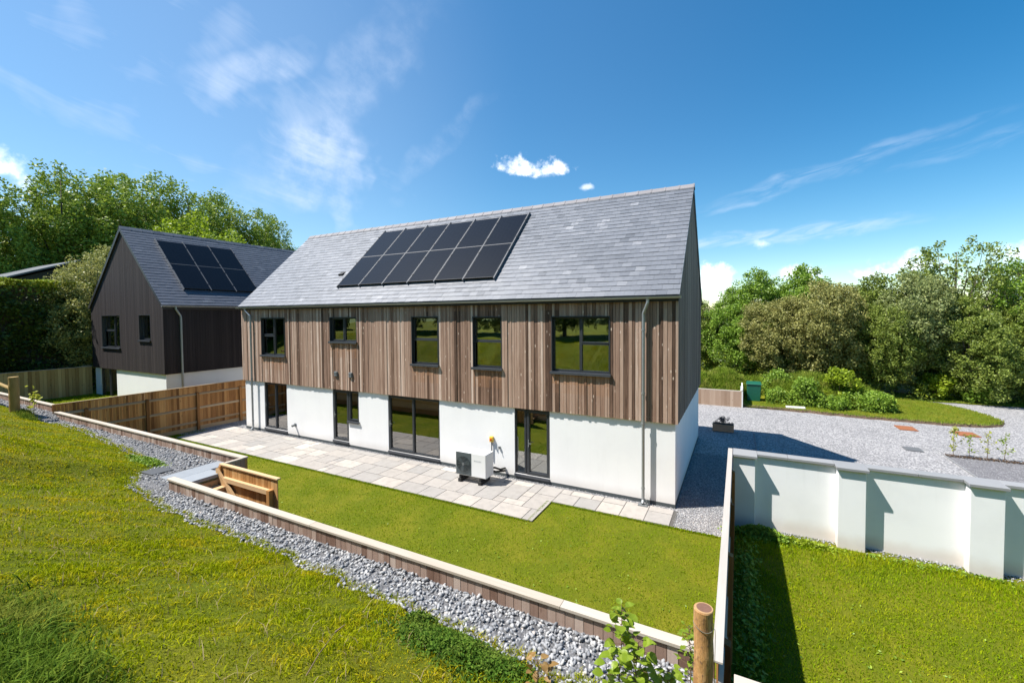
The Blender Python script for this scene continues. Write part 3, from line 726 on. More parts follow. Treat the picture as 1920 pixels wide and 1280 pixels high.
def shoe_pipe(parent, path, r=0.04, clips=(), foot=None, name='downpipe'):
    mb = MB().tube(path, r, 12)
    for z in clips:
        x, y = path[3][0], path[3][1]
        mb.tube([(x, y, z-0.02), (x, y, z+0.02)], r+0.010, 12)
    x, y = path[0][0], path[0][1]
    mb.tube([(x, y, path[0][2]+0.05), (x, y, path[0][2]-0.04)], [0.062, 0.042], 12)
    o = mb.build(name, M['galvanised_metal'], parent, smooth=False)
    if foot:
        fx, fy = foot; MB().box(fx-0.11, fx+0.13, fy-0.09, fy+0.05, 0.012, 0.045).tube([(fx+0.10, fy, 0.03), (fx+0.10, fy, 0.16), (fx+0.02, fy+0.02, 0.22)], 0.012, 6).build('pipe_shoe', M['grey_plastic'], o)
    return o

# ------------------------------------------------------------------ main house
L, D, HE, HR, OV, VB, CL = 18.4506, 7.0143, 5.4903, 9.1682, 0.1704, 0.1085, 0.0759
house = thing('house', 'long two storey house with brown timber cladding above white render and twelve solar panels', 'house', (0, 0, 0))
WIN = [(-17.09, -15.51, 3.385, 4.975), (-12.74, -11.30, 4.06, 4.975), (-8.63, -7.50, 3.37, 4.975), (-6.11, -5.07, 3.375, 4.96), (-3.39, -1.69, 3.385, 4.955)]
DOOR = [(-17.08, -15.55, 0.19, 2.32), (-12.74, -11.87, 0.20, 2.32), (-11.87, -11.32, 1.03, 2.32), (-9.84, -7.53, 0.17, 2.32), (-4.67, -3.50, 0.18, 2.32)]
mb = MB(); wall_open(mb, 'x', -L, 0, 0.10, 2.32, DOOR, 0.0, 0.30); mb.box(-L, 0, D-0.3, D, 0.10, 2.32); mb.box(-L, -L+0.3, 0.3, D-0.3, 0.10, 2.319); mb.box(-0.3, 0, 0.3, D-0.3, 0.10, 2.319)
mb.build('rendered_wall', M['house_render'], house)
mb = MB(); wall_open(mb, 'x', -L, 0, 2.322, 5.30, WIN, 0.015, 0.30); mb.box(-L, 0, D-0.3, D-0.01, 2.322, 5.30)
for x0, x1 in ((-L+0.01, -L+0.3), (-0.3, -0.01)): mb.prism([(x0, 0.3, 2.322), (x0, D-0.3, 2.322), (x0, D-0.3, 5.3), (x0, D/2, HR-0.45), (x0, 0.3, 5.3)], (x1-x0, 0, 0))
mb.build('upper_wall', M['dark_trim'], house)
mb = MB(); mb.box(-L-0.004, 0.004, -0.006, 0.06, -0.05, 0.105); mb.box(-0.05, 0.004, 0.06, D, -0.05, 0.105); mb.build('plinth', M['plinth_board'], house)
res = boards_on((0, 0, 0), (1, 0, 0), (0, -1, 0), -L-CL, CL, 2.20, lambda u: 5.37, WIN, CL, seed=5, bias=lambda u: -0.07-0.013*u, jit=0.020, w=(0.060, 0.125))  # bias tones boards lighter leftwards: paleness at a glancing angle put into the colour
build_boards(res, 'cladding', M['larch_cladding'], house)
def gab(u): return min(HE-0.13 + min(u+OV, D+OV-u), HR-0.13)
build_boards(boards_on((0, 0, 0), (0, 1, 0), (1, 0, 0), -CL+0.002, D+CL, 2.20, gab, [], CL, seed=8, w=(0.10, 0.15), breaks=(D/2,)), 'gable_cladding', M['larch_gable'], house)
build_boards(boards_on((-L, 0, 0), (0, 1, 0), (-1, 0, 0), -CL+0.002, D+CL, 2.20, gab, [], CL, seed=9, w=(0.10, 0.15), breaks=(D/2,)), 'gable_cladding', M['larch_gable'], house)
build_boards(boards_on((0, D, 0), (1, 0, 0), (0, 1, 0), -L-CL, CL, 2.20, lambda u: 5.37, [], CL, seed=10, w=(0.13, 0.2)), 'cladding', M['larch_gable'], house)
MB().box(-L-0.05, 0.05, -0.045, -0.002, 2.215, 2.30).box(-0.002+0.005, 0.045, -0.03, D, 2.215, 2.30).box(-L-0.045, -L-0.003, -0.03, D, 2.215, 2.30).build('cladding_battens', M['dark_trim'], house)
mb = MB(); mb.box(-L-0.06, 0.06, -0.125, 0.0, 5.345, 5.375); mb.box(-L-VB+0.02, VB-0.02, -0.145, -0.125, 5.33, 5.47); mb.box(-L-VB+0.02, VB-0.02, D+0.125, D+0.145, 5.33, 5.47); mb.build('fascia', M['dark_trim'], house)
S2 = math.sqrt(0.5); SL = math.hypot(D/2+OV, HR-HE)
mb = MB(); tk = 0.16
for sgn in (1, -1):
    y0 = -OV if sgn == 1 else D+OV; ym = D/2
    mb.prism([(VB-0.012, y0+0.01*sgn, HE-0.012), (VB-0.012, ym, HR-0.020), (VB-0.012, ym, HR-0.020-tk), (VB-0.012, y0+0.10*sgn, HE-tk+0.09), (VB-0.012, y0+0.01*sgn, HE-0.03)], (-(L+2*VB-0.024), 0, 0))
roof = mb.build('roof', M['dark_trim'], house)
slates('slates', (-L-VB, -OV, HE), (1, 0, 0), (0, S2, S2), (0, -S2, S2), L+2*VB, SL, roof)
slates('slates', (VB, D+OV, HE), (-1, 0, 0), (0, -S2, S2), (0, S2, S2), L+2*VB, SL, roof, expo=0.3, wid=0.5, seed=6)
mb = MB(); ridge(mb, (-L-VB-0.01, D/2, HR+0.008), (1, 0, 0), L+2*VB+0.02); mb.build('ridge_tiles', M['ridge_tile'], roof)
# slope coordinates: x along the ridge, s up the slope from the eave, h off the roof
def RS(x, s, h): return (x, -OV+s*S2-h*S2, HE+s*S2+h*S2)
def slope_box(mb, x0, x1, s0, s1, h0, h1, var=0.5): mb.hexa([RS(x0,s0,h0),RS(x1,s0,h0),RS(x1,s1,h0),RS(x0,s1,h0),RS(x0,s0,h1),RS(x1,s0,h1),RS(x1,s1,h1),RS(x0,s1,h1)], var)
mb = MB(); mb.hexa([RS(-13.52, 1.72, 0.02), RS(-13.25, 1.72, 0.02), RS(-13.25, 1.95, 0.02), RS(-13.52, 1.95, 0.02), RS(-13.50, 1.73, 0.085), RS(-13.27, 1.73, 0.085), RS(-13.28, 1.94, 0.03), RS(-13.49, 1.94, 0.03)]); mb.build('vent_tile', M['black_rubber'], roof)
def solar_array(parent, frame, cols, rows, u0, s0, pu, ps, seed):
    """frame = (origin, U, S, N); panels and rails as parts"""
    org, U, S, N = map(Vector, frame)
    rot = Matrix((U, S, N)).transposed().to_4x4()
    for i in range(cols):
        for j in range(rows):
            w, h = pu-0.055, ps-0.022
            f = MB(); 
            for a in ((0, w, 0, 0.012), (0, w, h-0.012, h), (0, 0.012, 0.012, h-0.012), (w-0.012, w, 0.012, h-0.012)): f.box(a[0], a[1], a[2], a[3], 0, 0.032)
            p = f.build('solar_panel', M['solar_frame'])
            g = MB().box(0.012, w-0.012, 0.012, h-0.012, 0.004, 0.029).build('solar_glass', M['solar_cells'], p)
            T = Matrix.Translation(org+U*(u0+i*pu+0.0275)+S*(s0+j*ps+0.011)+N*0.085) @ rot
            p.matrix_world = T; keep(p, parent)
    for i in range(cols+1):
        r_ = MB(); cx = u0+i*pu; hw = 0.014
        r_.box(cx-hw, cx+hw, s0-0.05, s0+rows*ps+0.14, 0.025, 0.119)
        o = r_.build('mounting_rail', M['rail_metal']); o.matrix_world = Matrix.Translation(org) @ rot; keep(o, parent)
        for j in range(rows):
            for fr_ in (0.22, 0.78): s_ = s0+(j+fr_)*ps; MB().box(cx-0.03, cx+0.03, s_-0.03, s_+0.03, 0.1195, 0.127).build('panel_clamp', M['solar_frame'], o)
    r_ = MB()
    for j in range(1, rows): r_.box(u0, u0+cols*pu, s0+j*ps-0.010, s0+j*ps+0.010, 0.10, 0.121)
    if rows > 1: o = r_.build('mounting_rail', M['rail_metal']); o.matrix_world = Matrix.Translation(org) @ rot; keep(o, parent)
solar_array(house, ((0, -OV, HE), (1, 0, 0), (0, S2, S2), (0, -S2, S2)), 6, 2, -12.87, 0.95, 1.2117, 1.803, 1)
mb = MB(); half_gutter(mb, (-L-VB-0.06, -0.215, 5.455), (VB+0.04, -0.215, 5.455)); mb.build('gutter', M['galvanised_metal'], house)
mb = MB(); half_gutter(mb, (VB+0.04, D+0.215, 5.455), (-L-VB-0.06, D+0.215, 5.455)); mb.build('gutter', M['dark_trim'], house)
shoe_pipe(house, [(-0.66, -0.215, 5.40), (-0.66, -0.215, 5.30), (-0.78, -0.150, 5.02), (-0.78, -0.145, 4.9), (-0.78, -0.145, 0.25), (-0.78, -0.15, 0.14), (-0.78, -0.21, 0.07)], clips=(4.6, 2.95, 2.15, 0.45), foot=(-0.78, -0.2))
shoe_pipe(house, [(-17.98, -0.215, 5.40), (-17.98, -0.215, 5.32), (-17.74, -0.150, 5.08), (-17.72, -0.145, 4.95), (-17.72, -0.145, 0.25), (-17.72, -0.15, 0.14), (-17.72, -0.21, 0.07)], clips=(4.6, 2.3, 0.45), foot=(-17.72, -0.2))
FX = ((0, 0, 0), (1, 0, 0), (0, -1, 0))
LN = CL+0.004
frame_set(*FX, 'window', house, *WIN[0], [('v', .5, .075), ('h', .53, .055, 0, .5), ('s', 0, .5, .0, .53, .035), ('s', 0, .5, .53, 1, .035)], lining=LN)
frame_set(*FX, 'window', house, *WIN[1], [('v', .5, .085), ('s', 0, .5, 0, 1, .045)], lining=LN)
frame_set(*FX, 'window', house, *WIN[2], [('h', .53, .065, 0, 1), ('s', 0, 1, .0, .53, .035)], lining=LN)
frame_set(*FX, 'window', house, *WIN[3], [('h', .53, .065, 0, 1), ('s', 0, 1, .0, .53, .035)], lining=LN)
frame_set(*FX, 'window', house, *WIN[4], [('v', .5, .08), ('h', .515, .06, .5, 1), ('s', .5, 1, .515, 1, .035)], lining=LN)
def dr(i, z1=2.18): a = DOOR[i]; return (a[0], a[1], a[2], z1)
for a in DOOR: MB().box(a[0]+0.001, a[1]-0.001, 0.032, 0.10, 2.181, 2.32).build('door_head_trim', M['anthracite_frame'], house)
frame_set(*FX, 'sliding_door', house, *dr(0), [('v', .5, .075), ('s', 0, .52, 0, 1, .06)], sill=False, thresh=True, handle=(-17.02, 1.2), yf=-0.03, ow=0.06, top=0.07)
frame_set(*FX, 'glazed_door', house, *dr(1), [('s', 0, 1, 0, 1, .085)], sill=False, thresh=True, handle=(-12.66, 1.2), yf=-0.03, ow=0.05, top=0.07)
frame_set(*FX, 'window', house, DOOR[2][0]+0.001, DOOR[2][1], 1.03, 2.18, [('s', 0, 1, 0, 1, .05), ('box', -0.02, .16, 0, 1)], yf=-0.03, ow=0.045, top=0.07)
frame_set(*FX, 'sliding_door', house, *dr(3), [('v', .5, .075), ('s', 0, .52, 0, 1, .07)], sill=False, thresh=True, handle=(-9.77, 1.15), yf=-0.03, ow=0.065, top=0.08)
frame_set(*FX, 'glazed_door', house, *dr(4), [('v', .30, .06), ('s', .33, 1, 0, 1, .085)], sill=False, thresh=True, handle=(-4.20, 1.15), yf=-0.03, ow=0.05, top=0.07)
mb = MB(); mb.box(-L+0.31, -0.31, 0.31, D-0.31, 0.11, 0.15, 0.5); mb.build('ground_floor', M['interior_floor'], house)
mb = MB(); mb.box(-L+0.31, -0.31, 3.9, 4.0, 0.15, 2.44); mb.box(-L+0.31, -0.31, 0.31, D-0.31, 2.44, 2.64); mb.box(-L+0.31, -0.31, 3.9, 4.0, 2.64, 5.2); mb.box(-L+0.31, -0.31, 0.31, D-0.31, 5.2, 5.26)
for x in (-14.2, -10.6, -6.6, -5.3 if False else -4.95): mb.box(x-0.05, x+0.05, 0.31, 3.9, 0.15, 2.44)
for x in (-14.0, -10.2, -6.8, -4.2): mb.box(x-0.05, x+0.05, 0.31, 3.9, 2.64, 5.2)
for (a, b, c, d) in WIN+[(e[0], e[1], e[2], 2.18) for e in DOOR]:
    for q in ((a, a+0.012, c, d), (b-0.012, b, c, d), (a+0.012, b-0.012, c, c+0.012), (a+0.012, b-0.012, d-0.012, d)): mb.box(q[0]+0.002, q[1]-0.002, 0.101, 0.306, q[2]+0.002, q[3]-0.002)
mb.build('interior_walls', M['interior_paint'], house)
# small wall fittings
for x in (-12.42, -11.62): MB().box(x-0.085, x+0.085, -0.115, -0.06, 2.71, 2.90).box(x-0.075, x+0.075, -0.128, -0.114, 2.80, 2.885).box(x-0.075, x+0.075, -0.128, -0.114, 2.725, 2.775).build('wall_vent', M['grey_plastic'], house, bevel=0.006)
MB().tube([(-15.03, 0, 0.52), (-15.03, -0.16, 0.50)], 0.045, 12).box(-15.09, -14.97, -0.02, 0, 0.46, 0.58).build('drain_outlet', M['grey_plastic'], house)
MB().box(-5.23, -5.17, -0.05, 0, 0.87, 0.93).tube([(-5.2, -0.05, 0.89), (-5.2, -0.08, 0.84)], 0.012, 8).build('outside_tap', M['grey_plastic'], house)
iso = MB().box(-5.535, -5.405, -0.085, 0.0, 1.04, 1.22).build('isolator_switch', M['yellow_plastic'], house, bevel=0.02)
MB().tube([(-5.47, -0.085, 1.13), (-5.47, -0.12, 1.13)], 0.035, 14).box(-5.482, -5.458, -0.135, -0.119, 1.095, 1.165).build('switch_knob', M['red_plastic'], iso)
MB().tube([(-5.47, -0.04, 1.05), (-5.47, -0.04, 0.5)], 0.018, 8).build('conduit', M['grey_plastic'], house)

# ------------------------------------------------------------------ black house
bh = thing('house', 'black timber clad house with a tall gable above white render, left of the brown one', 'house', (-25.84, -1.5, 0.2))
def kid(o): return keep(o, bh)
X0, X1, Y0, Y1 = -29.64, -22.04, -1.50, 13.0; XM = (X0+X1)/2; BEZ = 5.60; BRZ = 9.51; bc = 0.076
_mk = []
def B_(o):
    _mk.append(o); return o
WB = [(-28.37, -26.37, 3.52, 5.15), (-24.34, -23.26, 3.96, 5.15)]
DB = [(-28.94, -27.08, 0.42, 2.52)]
mb = MB(); wall_open(mb, 'x', X0+bc, X1-bc, 0.2, 2.52, DB, Y0+bc, Y0+0.36); mb.box(X0+bc, X0+0.36, Y0+0.36, Y1, 0.2, 2.519); mb.box(X1-0.36, X1-bc, Y0+0.36, Y1, 0.2, 2.519); mb.box(X0+0.36, X1-0.36, Y1-0.3, Y1-0.01, 0.2, 2.519)
B_(mb.build('rendered_wall', M['house_render']))
mb = MB(); wall_open(mb, 'x', X0+bc, X1-bc, 2.522, 5.5, WB, Y0+bc+0.01, Y0+0.36); mb.prism([(X0+bc, Y0+bc+0.01, 5.5), (X1-bc, Y0+bc+0.01, 5.5), (XM, Y0+bc+0.01, BRZ-0.5)], (0, 0.3, 0)); mb.prism([(X0+bc, Y1-0.3, 2.522), (X1-bc, Y1-0.3, 2.522), (X1-bc, Y1-0.3, 5.5), (XM, Y1-0.3, BRZ-0.5), (X0+bc, Y1-0.3, 5.5)], (0, 0.28, 0))
mb.box(X0+bc+0.01, X0+0.36, Y0+0.37, Y1-0.31, 2.522, 5.5); mb.box(X1-0.36, X1-bc-0.01, Y0+0.37, Y1-0.31, 2.522, 5.5)
B_(mb.build('upper_wall', M['dark_trim']))
def gb(u): return BRZ-0.12-abs(u-XM)
B_(build_boards(boards_on((0, Y0+bc, 0), (1, 0, 0), (0, -1, 0), X0, X1, 2.40, gb, WB, bc, seed=15, w=(0.09, 0.12), breaks=(XM,), jit=0.005, gap=0.006), 'gable_cladding', M['charred_cladding'], None))
B_(build_boards(boards_on((X1-bc, 0, 0), (0, 1, 0), (1, 0, 0), Y0+0.002, Y1, 2.40, lambda u: 5.50, [], bc, seed=16, w=(0.10, 0.13), jit=0.005, gap=0.006), 'cladding', M['charred_cladding'], None))
B_(build_boards(boards_on((X0+bc, 0, 0), (0, 1, 0), (-1, 0, 0), Y0+0.002, Y1, 2.40, lambda u: 5.50, [], bc, seed=17, w=(0.18, 0.22)), 'cladding', M['charred_cladding'], None))
rx = 3.91; bsl = rx/S2   # horizontal run of each slope
mb = MB(); VF = Y0-0.07
for sgn in (1, -1):
    xe = XM+sgn*rx
    mb.prism([(xe-0.01*sgn, VF, BRZ-rx-0.012), (XM, VF, BRZ-0.02), (XM, VF, BRZ-0.20), (xe-0.10*sgn, VF, BRZ-rx-0.08), (xe-0.01*sgn, VF, BRZ-rx-0.04)], (0, Y1+0.1-VF, 0))
broof = B_(mb.build('roof', M['dark_trim']))
sl1 = slates('slates', (XM+rx, VF-0.012, BRZ-rx), (0, 1, 0), (-S2, 0, S2), (S2, 0, S2), Y1+0.1-VF, bsl, broof, seed=22, m='dark_slate')
sl2 = slates('slates', (XM-rx, Y1+0.1, BRZ-rx), (0, -1, 0), (S2, 0, S2), (-S2, 0, S2), Y1+0.1-VF, bsl, broof, expo=0.3, wid=0.5, seed=23, m='dark_slate')
mb = MB(); ridge(mb, (XM, VF-0.02, BRZ+0.008), (0, 1, 0), Y1+0.1-VF, seed=5); mb.build('ridge_tiles', M['dark_slate'], broof)
solar_array(bh, ((XM+rx, 0, BRZ-rx), (0, 1, 0), (-S2, 0, S2), (S2, 0, S2)), 3, 2, -0.38, 1.08, 1.2117, 1.803, 2)
mb = MB(); half_gutter(mb, (XM+rx+0.03, Y1+0.1, BRZ-rx-0.03), (XM+rx+0.03, VF-0.03, BRZ-rx-0.03)); B_(mb.build('gutter', M['galvanised_metal']))
B_(MB().box(XM+rx-0.10, XM+rx-0.06, VF+0.05, Y1, BRZ-rx-0.20, BRZ-rx-0.07).build('fascia', M['dark_trim']))
xp = X1+0.08
B_(MB().tube([(XM+rx+0.03, -1.06, BRZ-rx-0.08), (XM+rx+0.03, -1.06, BRZ-rx-0.18), (xp, -0.86, 5.12), (xp, -0.84, 5.0), (xp, -0.84, 0.3)], 0.045, 12).build('downpipe', M['galvanised_metal']))
BF = ((0, Y0+bc, 0), (1, 0, 0), (0, -1, 0))
B_(frame_set(*BF, 'window', None, *WB[0], [('v', .55, .085), ('h', .54, .06, 0, .55), ('s', 0, .55, .0, .54, .035)], lining=bc+0.004, yf=-0.06))
B_(frame_set(*BF, 'window', None, *WB[1], [('s', 0, 1, 0, 1, .05)], lining=bc+0.004, yf=-0.06))
B_(frame_set(*BF, 'sliding_door', None, -28.94, -27.08, 0.42, 2.42, [('v', .55, .08), ('s', 0, .55, 0, 1, .07)], sill=False, thresh=True, handle=(-28.86, 1.4), yf=-0.05))
mb = MB(); mb.box(X0+0.4, X1-0.4, 2.2, 2.3, 0.25, 5.4); mb.box(X0+0.4, X1-0.4, Y0+0.4, Y1-0.4, 2.55, 2.75); mb.box(-25.6, -25.5, Y0+0.4, 2.2, 0.3, 5.4); mb.box(X0+0.38, X1-0.38, Y0+0.38, Y1-0.38, 5.42, 5.46)
for (a, b, c, d) in WB+[(-28.94, -27.08, 0.42, 2.42)]:
    for q in ((a, a+0.012, c, d), (b-0.012, b, c, d), (a+0.012, b-0.012, c, c+0.012)): mb.box(q[0]+0.002, q[1]-0.002, Y0+0.215, Y0+0.366, q[2]+0.002, q[3]-0.002)
B_(mb.build('interior_walls', M['interior_paint']))
for o in _mk:
    keep(o, bh)

# ------------------------------------------------------------------ patio
def inside(x, y): return (-19.5 < x < -3.15 and -2.25 < y < -0.15) or (-3.15 <= x < 0.12 and -1.05 < y < -0.15)
cs = 0.3; nx = int(19.62/cs)+1; ny = 7; taken = set(); mb = MB(); r = random.Random(4)
sizes = [(2, 2), (3, 2), (2, 2), (2, 1), (2, 1), (1, 1), (2, 3), (1, 2)]
for j in range(ny):
    for i in range(nx):
        if (i, j) in taken: continue
        def ok(w, h): return all((i+a, j+b) not in taken and j+b < ny and inside(-19.5+(i+a+.5)*cs, -2.25+(j+b+.5)*cs) for a in range(w) for b in range(h))
        opts = [s_ for s_ in r.sample(sizes, len(sizes)) if ok(*s_)]
        if not opts:
            if ok(1, 1): opts = [(1, 1)]
            else: continue
        big = [o for o in opts if o[0]*o[1] >= 4]
        w, h = (big[0] if big and r.random() < 0.6 else opts[0])
        for a in range(w):
            for b in range(h): taken.add((i+a, j+b))
        x0, y0 = -19.5+i*cs, -2.25+j*cs; g = 0.009; z = 0.026+r.uniform(-.002, .002)
        t = [r.uniform(-.0015, .0015) for _ in range(4)]
        mb.hexa([(x0+g, y0+g, 0.004), (x0+w*cs-g, y0+g, 0.004), (x0+w*cs-g, y0+h*cs-g, 0.004), (x0+g, y0+h*cs-g, 0.004), (x0+g, y0+g, z+t[0]), (x0+w*cs-g, y0+g, z+t[1]), (x0+w*cs-g, y0+h*cs-g, z+t[2]), (x0+g, y0+h*cs-g, z+t[3])], min(1, max(0, r.gauss(.5, .28))))
o = mb.build('patio', M['paving_stone']); o['kind'] = 'structure'
o = MB().box(-19.5, -3.16, -2.24, -0.15, -0.05, 0.014).box(-3.159, 0.09, -1.04, -0.15, -0.05, 0.0139).build('patio_bed', M['paving_joint']); o['kind'] = 'structure'

# ------------------------------------------------------------------ walls of timber boards holding the bank
def board_run(mb, U, p0, length, z0, z1, out, rnd, pitch=0.105, th=0.02, gap=0.006):
    """vertical boards along direction U from p0, standing out by 'out' (a vector)"""
    U = Vector(U); p0 = Vector(p0); out = Vector(out); n = round(length/pitch); pt = length/n
    for i in range(n):
        a = p0+U*(i*pt+gap/2); b = p0+U*((i+1)*pt-gap/2); j = rnd.uniform(0, 0.005)
        o1 = out*(1-j/out.length) if out.length else out
        mb.hexa([(a.x, a.y, z0), (b.x, b.y, z0), (b.x+o1.x, b.y+o1.y, z0), (a.x+o1.x, a.y+o1.y, z0), (a.x, a.y, z1), (b.x, b.y, z1), (b.x+o1.x, b.y+o1.y, z1), (a.x+o1.x, a.y+o1.y, z1)], min(1, max(0, rnd.gauss(.5, .24))))
r = random.Random(21)
ret = thing('retaining_wall', 'low board topped retaining wall with pale cap between the gravel strip and the lower lawn', 'retaining wall', (-4, -6.95, 0))
def rk(o): return keep(o, ret)
mb = MB(); board_run(mb, (1, 0, 0), (-8.96, -6.985, 0), 10.20, 1.30, 1.675, (0, -0.022, 0), r, pitch=0.11); rk(mb.build('boarding', M['wall_boards']))
mb = MB(); 
for i in range(6): mb.box(-8.96, 1.24, -6.98, -6.90, -0.05+i*0.288, -0.05+i*0.288+0.284, r.random())
rk(mb.build('sleepers', M['fresh_timber_x']))
mb = MB(); mb.box(-8.99, -4.6, -7.025, -6.895, 1.677, 1.715, .6); mb.box(-4.597, -0.35, -7.025, -6.895, 1.677, 1.715, .4); mb.box(-0.347, 1.235, -7.025, -6.895, 1.677, 1.715, .7); rk(mb.build('cap', M['cap_timber_x'], bevel=0.004))
ret2 = thing('retaining_wall', 'longer board topped retaining wall running from the timber steps back to the garden fence', 'retaining wall', (-14.5, -5.5, 0))
def rk2(o): return keep(o, ret2)
mb = MB(); board_run(mb, (1, 0, 0), (-20.15, -5.545, 0), 11.20, 1.30, 1.675, (0, -0.022, 0), r, pitch=0.11); board_run(mb, (0, 1, 0), (-8.93, -5.96, 0), 0.44, 0, 1.675, (0.022, 0, 0), r, pitch=0.11); rk2(mb.build('boarding', M['wall_boards']))
mb = MB()
for i in range(6): mb.box(-20.15, -8.93, -5.54, -5.46, -0.05+i*0.288, -0.05+i*0.288+0.284, r.random())
rk2(mb.build('sleepers', M['fresh_timber_x']))
mb = MB(); mb.box(-20.16, -16.0, -5.585, -5.455, 1.677, 1.715, .5); mb.box(-15.997, -12.1, -5.585, -5.455, 1.677, 1.715, .7); mb.box(-12.097, -8.90, -5.585, -5.455, 1.677, 1.715, .55); mb.box(-8.98, -8.89, -5.96, -5.587, 1.676, 1.712, .4); rk2(mb.build('cap', M['cap_timber_x'], bevel=0.004))
ret3 = thing('retaining_wall', 'retaining wall with the higher pale cap left of the garden fence, behind the left log post', 'retaining wall', (-27, -5.5, 0))
def rk3(o): return keep(o, ret3)
mb = MB(); board_run(mb, (1, 0, 0), (-34, -5.545, 0), 13.6, 1.5, 1.90, (0, -0.022, 0), r, pitch=0.11); rk3(mb.build('boarding', M['wall_boards']))
rk3(MB().box(-34, -20.4, -5.54, -5.46, 0.9, 1.9).build('sleepers', M['fresh_timber_x']))
mb = MB(); mb.box(-34, -27, -5.585, -5.455, 1.902, 1.94, .5); mb.box(-26.997, -20.32, -5.585, -5.455, 1.902, 1.94, .6); rk3(mb.build('cap', M['cap_timber_x'], bevel=0.004))
ret4 = thing('retaining_wall', 'end of a pale capped retaining wall at the bottom edge, right of the right hand fence', 'retaining wall', (4, -7.2, 0))
def rk4(o): return keep(o, ret4)
mb = MB(); board_run(mb, (1, 0, 0), (1.42, -7.225, 0), 8.0, 1.3, 1.66, (0, -0.022, 0), r, pitch=0.11); rk4(mb.build('boarding', M['wall_boards']))
rk4(MB().box(1.42, 9.42, -7.22, -7.14, -0.05, 1.66).build('sleepers', M['fresh_timber_x']))
rk4(MB().box(1.41, 9.42, -7.265, -7.135, 1.662, 1.70, .6).build('cap', M['cap_timber_x'], bevel=0.004))
bw = thing('retaining_wall', 'low brown boarded wall on the driveway beside the green bin', 'retaining wall', (0.5, 14.15, 0))
mb = MB(); board_run(mb, (1, 0, 0), (-1.6, 14.16, 0), 3.24, 0.0, 0.84, (0, -0.024, 0), r, pitch=0.15, gap=0.004); keep(mb.build('boarding', M['driveway_wall_boards']), bw)
mb = MB(); mb.box(-1.6, 1.64, 14.14, 14.26, 0.842, 0.875, .6); mb.box(1.54, 1.66, 14.12, 14.30, 0.876, 0.90, .8); keep(mb.build('cap', M['cap_timber_x']), bw)
keep(MB().box(1.60, 1.66, 14.12, 16.6, -0.05, 0.98, .6).box(1.54, 1.6, 14.2, 14.32, 0.0, 1.12).build('side_board', M['white_plastic']), bw)
keep(MB().box(-1.6, 1.59, 14.17, 14.26, -0.05, 0.84).build('sleepers', M['fresh_timber_x']), bw)

# ------------------------------------------------------------------ timber steps with landing and side panel
st = thing('garden_steps', 'orange timber steps with a boarded side panel cut down through the retaining wall', 'steps', (-8.0, -6.45, 0))
def sk(o): return keep(o, st)
NS = 7; rise = 1.45/(NS+1); go = 0.26
for i in range(NS):
    zt = 1.45-(i+1)*rise; x0 = -8.95+i*go
    mb = MB(); mb.box(x0+0.03, x0+go+0.03, -6.88, -6.10, zt-0.05, zt, r.random()); t_ = mb.build('tread', M['fresh_timber_y'], bevel=0.004); sk(t_)
    sk(MB().box(x0-0.0, x0+0.028, -6.88, -6.10, zt-0.05, zt+rise-0.055, r.random()).build('riser', M['fresh_timber_y']))
def slab_line(mb, pa, pb, h, y0, y1, var=.6):
    mb.hexa([(pa[0], y0, pa[1]-h), (pb[0], y0, pb[1]-h), (pb[0], y1, pb[1]-h), (pa[0], y1, pa[1]-h), (pa[0], y0, pa[1]), (pb[0], y0, pb[1]), (pb[0], y1, pb[1]), (pa[0], y1, pa[1])], var)
sk_ = MB(); slab_line(sk_, (-9.02, 1.62), (-7.10, 0.10), 0.20, -6.10, -6.045); sk(sk_.build('stringer', M['fresh_timber_x']))
sk_ = MB(); slab_line(sk_, (-8.95, 1.44), (-7.10, -0.02), 0.20, -6.895, -6.885); sk(sk_.build('stringer', M['fresh_timber_x']))
mb = MB(); board_run(mb, (1, 0, 0), (-9.0, -5.98, 0), 2.02, 0.0, 1.665, (0, -0.022, 0), r, pitch=0.105); sk(mb.build('side_panel', M['fresh_timber']))
sk(MB().box(-9.03, -6.95, -6.025, -5.94, 1.667, 1.70, .9).build('panel_cap', M['fresh_timber_x'], bevel=0.005))
sk(MB().box(-8.84, -7.20, -6.075, -6.004, 1.34, 1.44, .75).build('rail', M['fresh_timber_x'], bevel=0.004))
sk(MB().box(-8.84, -7.20, -6.075, -6.004, 0.45, 0.54, .5).build('rail', M['fresh_timber_x'], bevel=0.004))
sk(MB().box(-7.20, -7.10, -6.10, -6.004, -0.05, 1.45, .4).build('post', M['fresh_timber'], bevel=0.004))
sk(MB().box(-9.03, -8.95, -6.04, -5.94, 0.5, 1.66, .4).build('post', M['fresh_timber'], bevel=0.004))
sk(MB().box(-8.985, -8.952, -6.88, -5.96, 0.0, 1.39).build('riser', M['fresh_timber_y']))
o = MB().box(-9.86, -9.395, -6.78, -5.60, 1.44, 1.512, .3).box(-9.385, -8.93, -6.72, -6.02, 1.44, 1.514, .7).build('landing_slabs', M['slate_paving'], bevel=0.005); sk(o)
mb = MB(); mb.add([(-10.63, -6.84, 1.50), (-10.16, -6.80, 1.50), (-10.13, -6.40, 1.505), (-10.52, -6.42, 1.505), (-10.63, -6.84, 1.535), (-10.16, -6.80, 1.525), (-10.13, -6.40, 1.525), (-10.52, -6.42, 1.53)], [(0,3,2,1),(4,5,6,7),(0,1,5,4),(1,2,6,5),(2,3,7,6),(3,0,4,7)])
tag(mb.build('access_cover', M['dark_slate_cover'], bevel=0.006), 'dark slate slab lying on the gravel at the edge of the grass bank', 'slab')

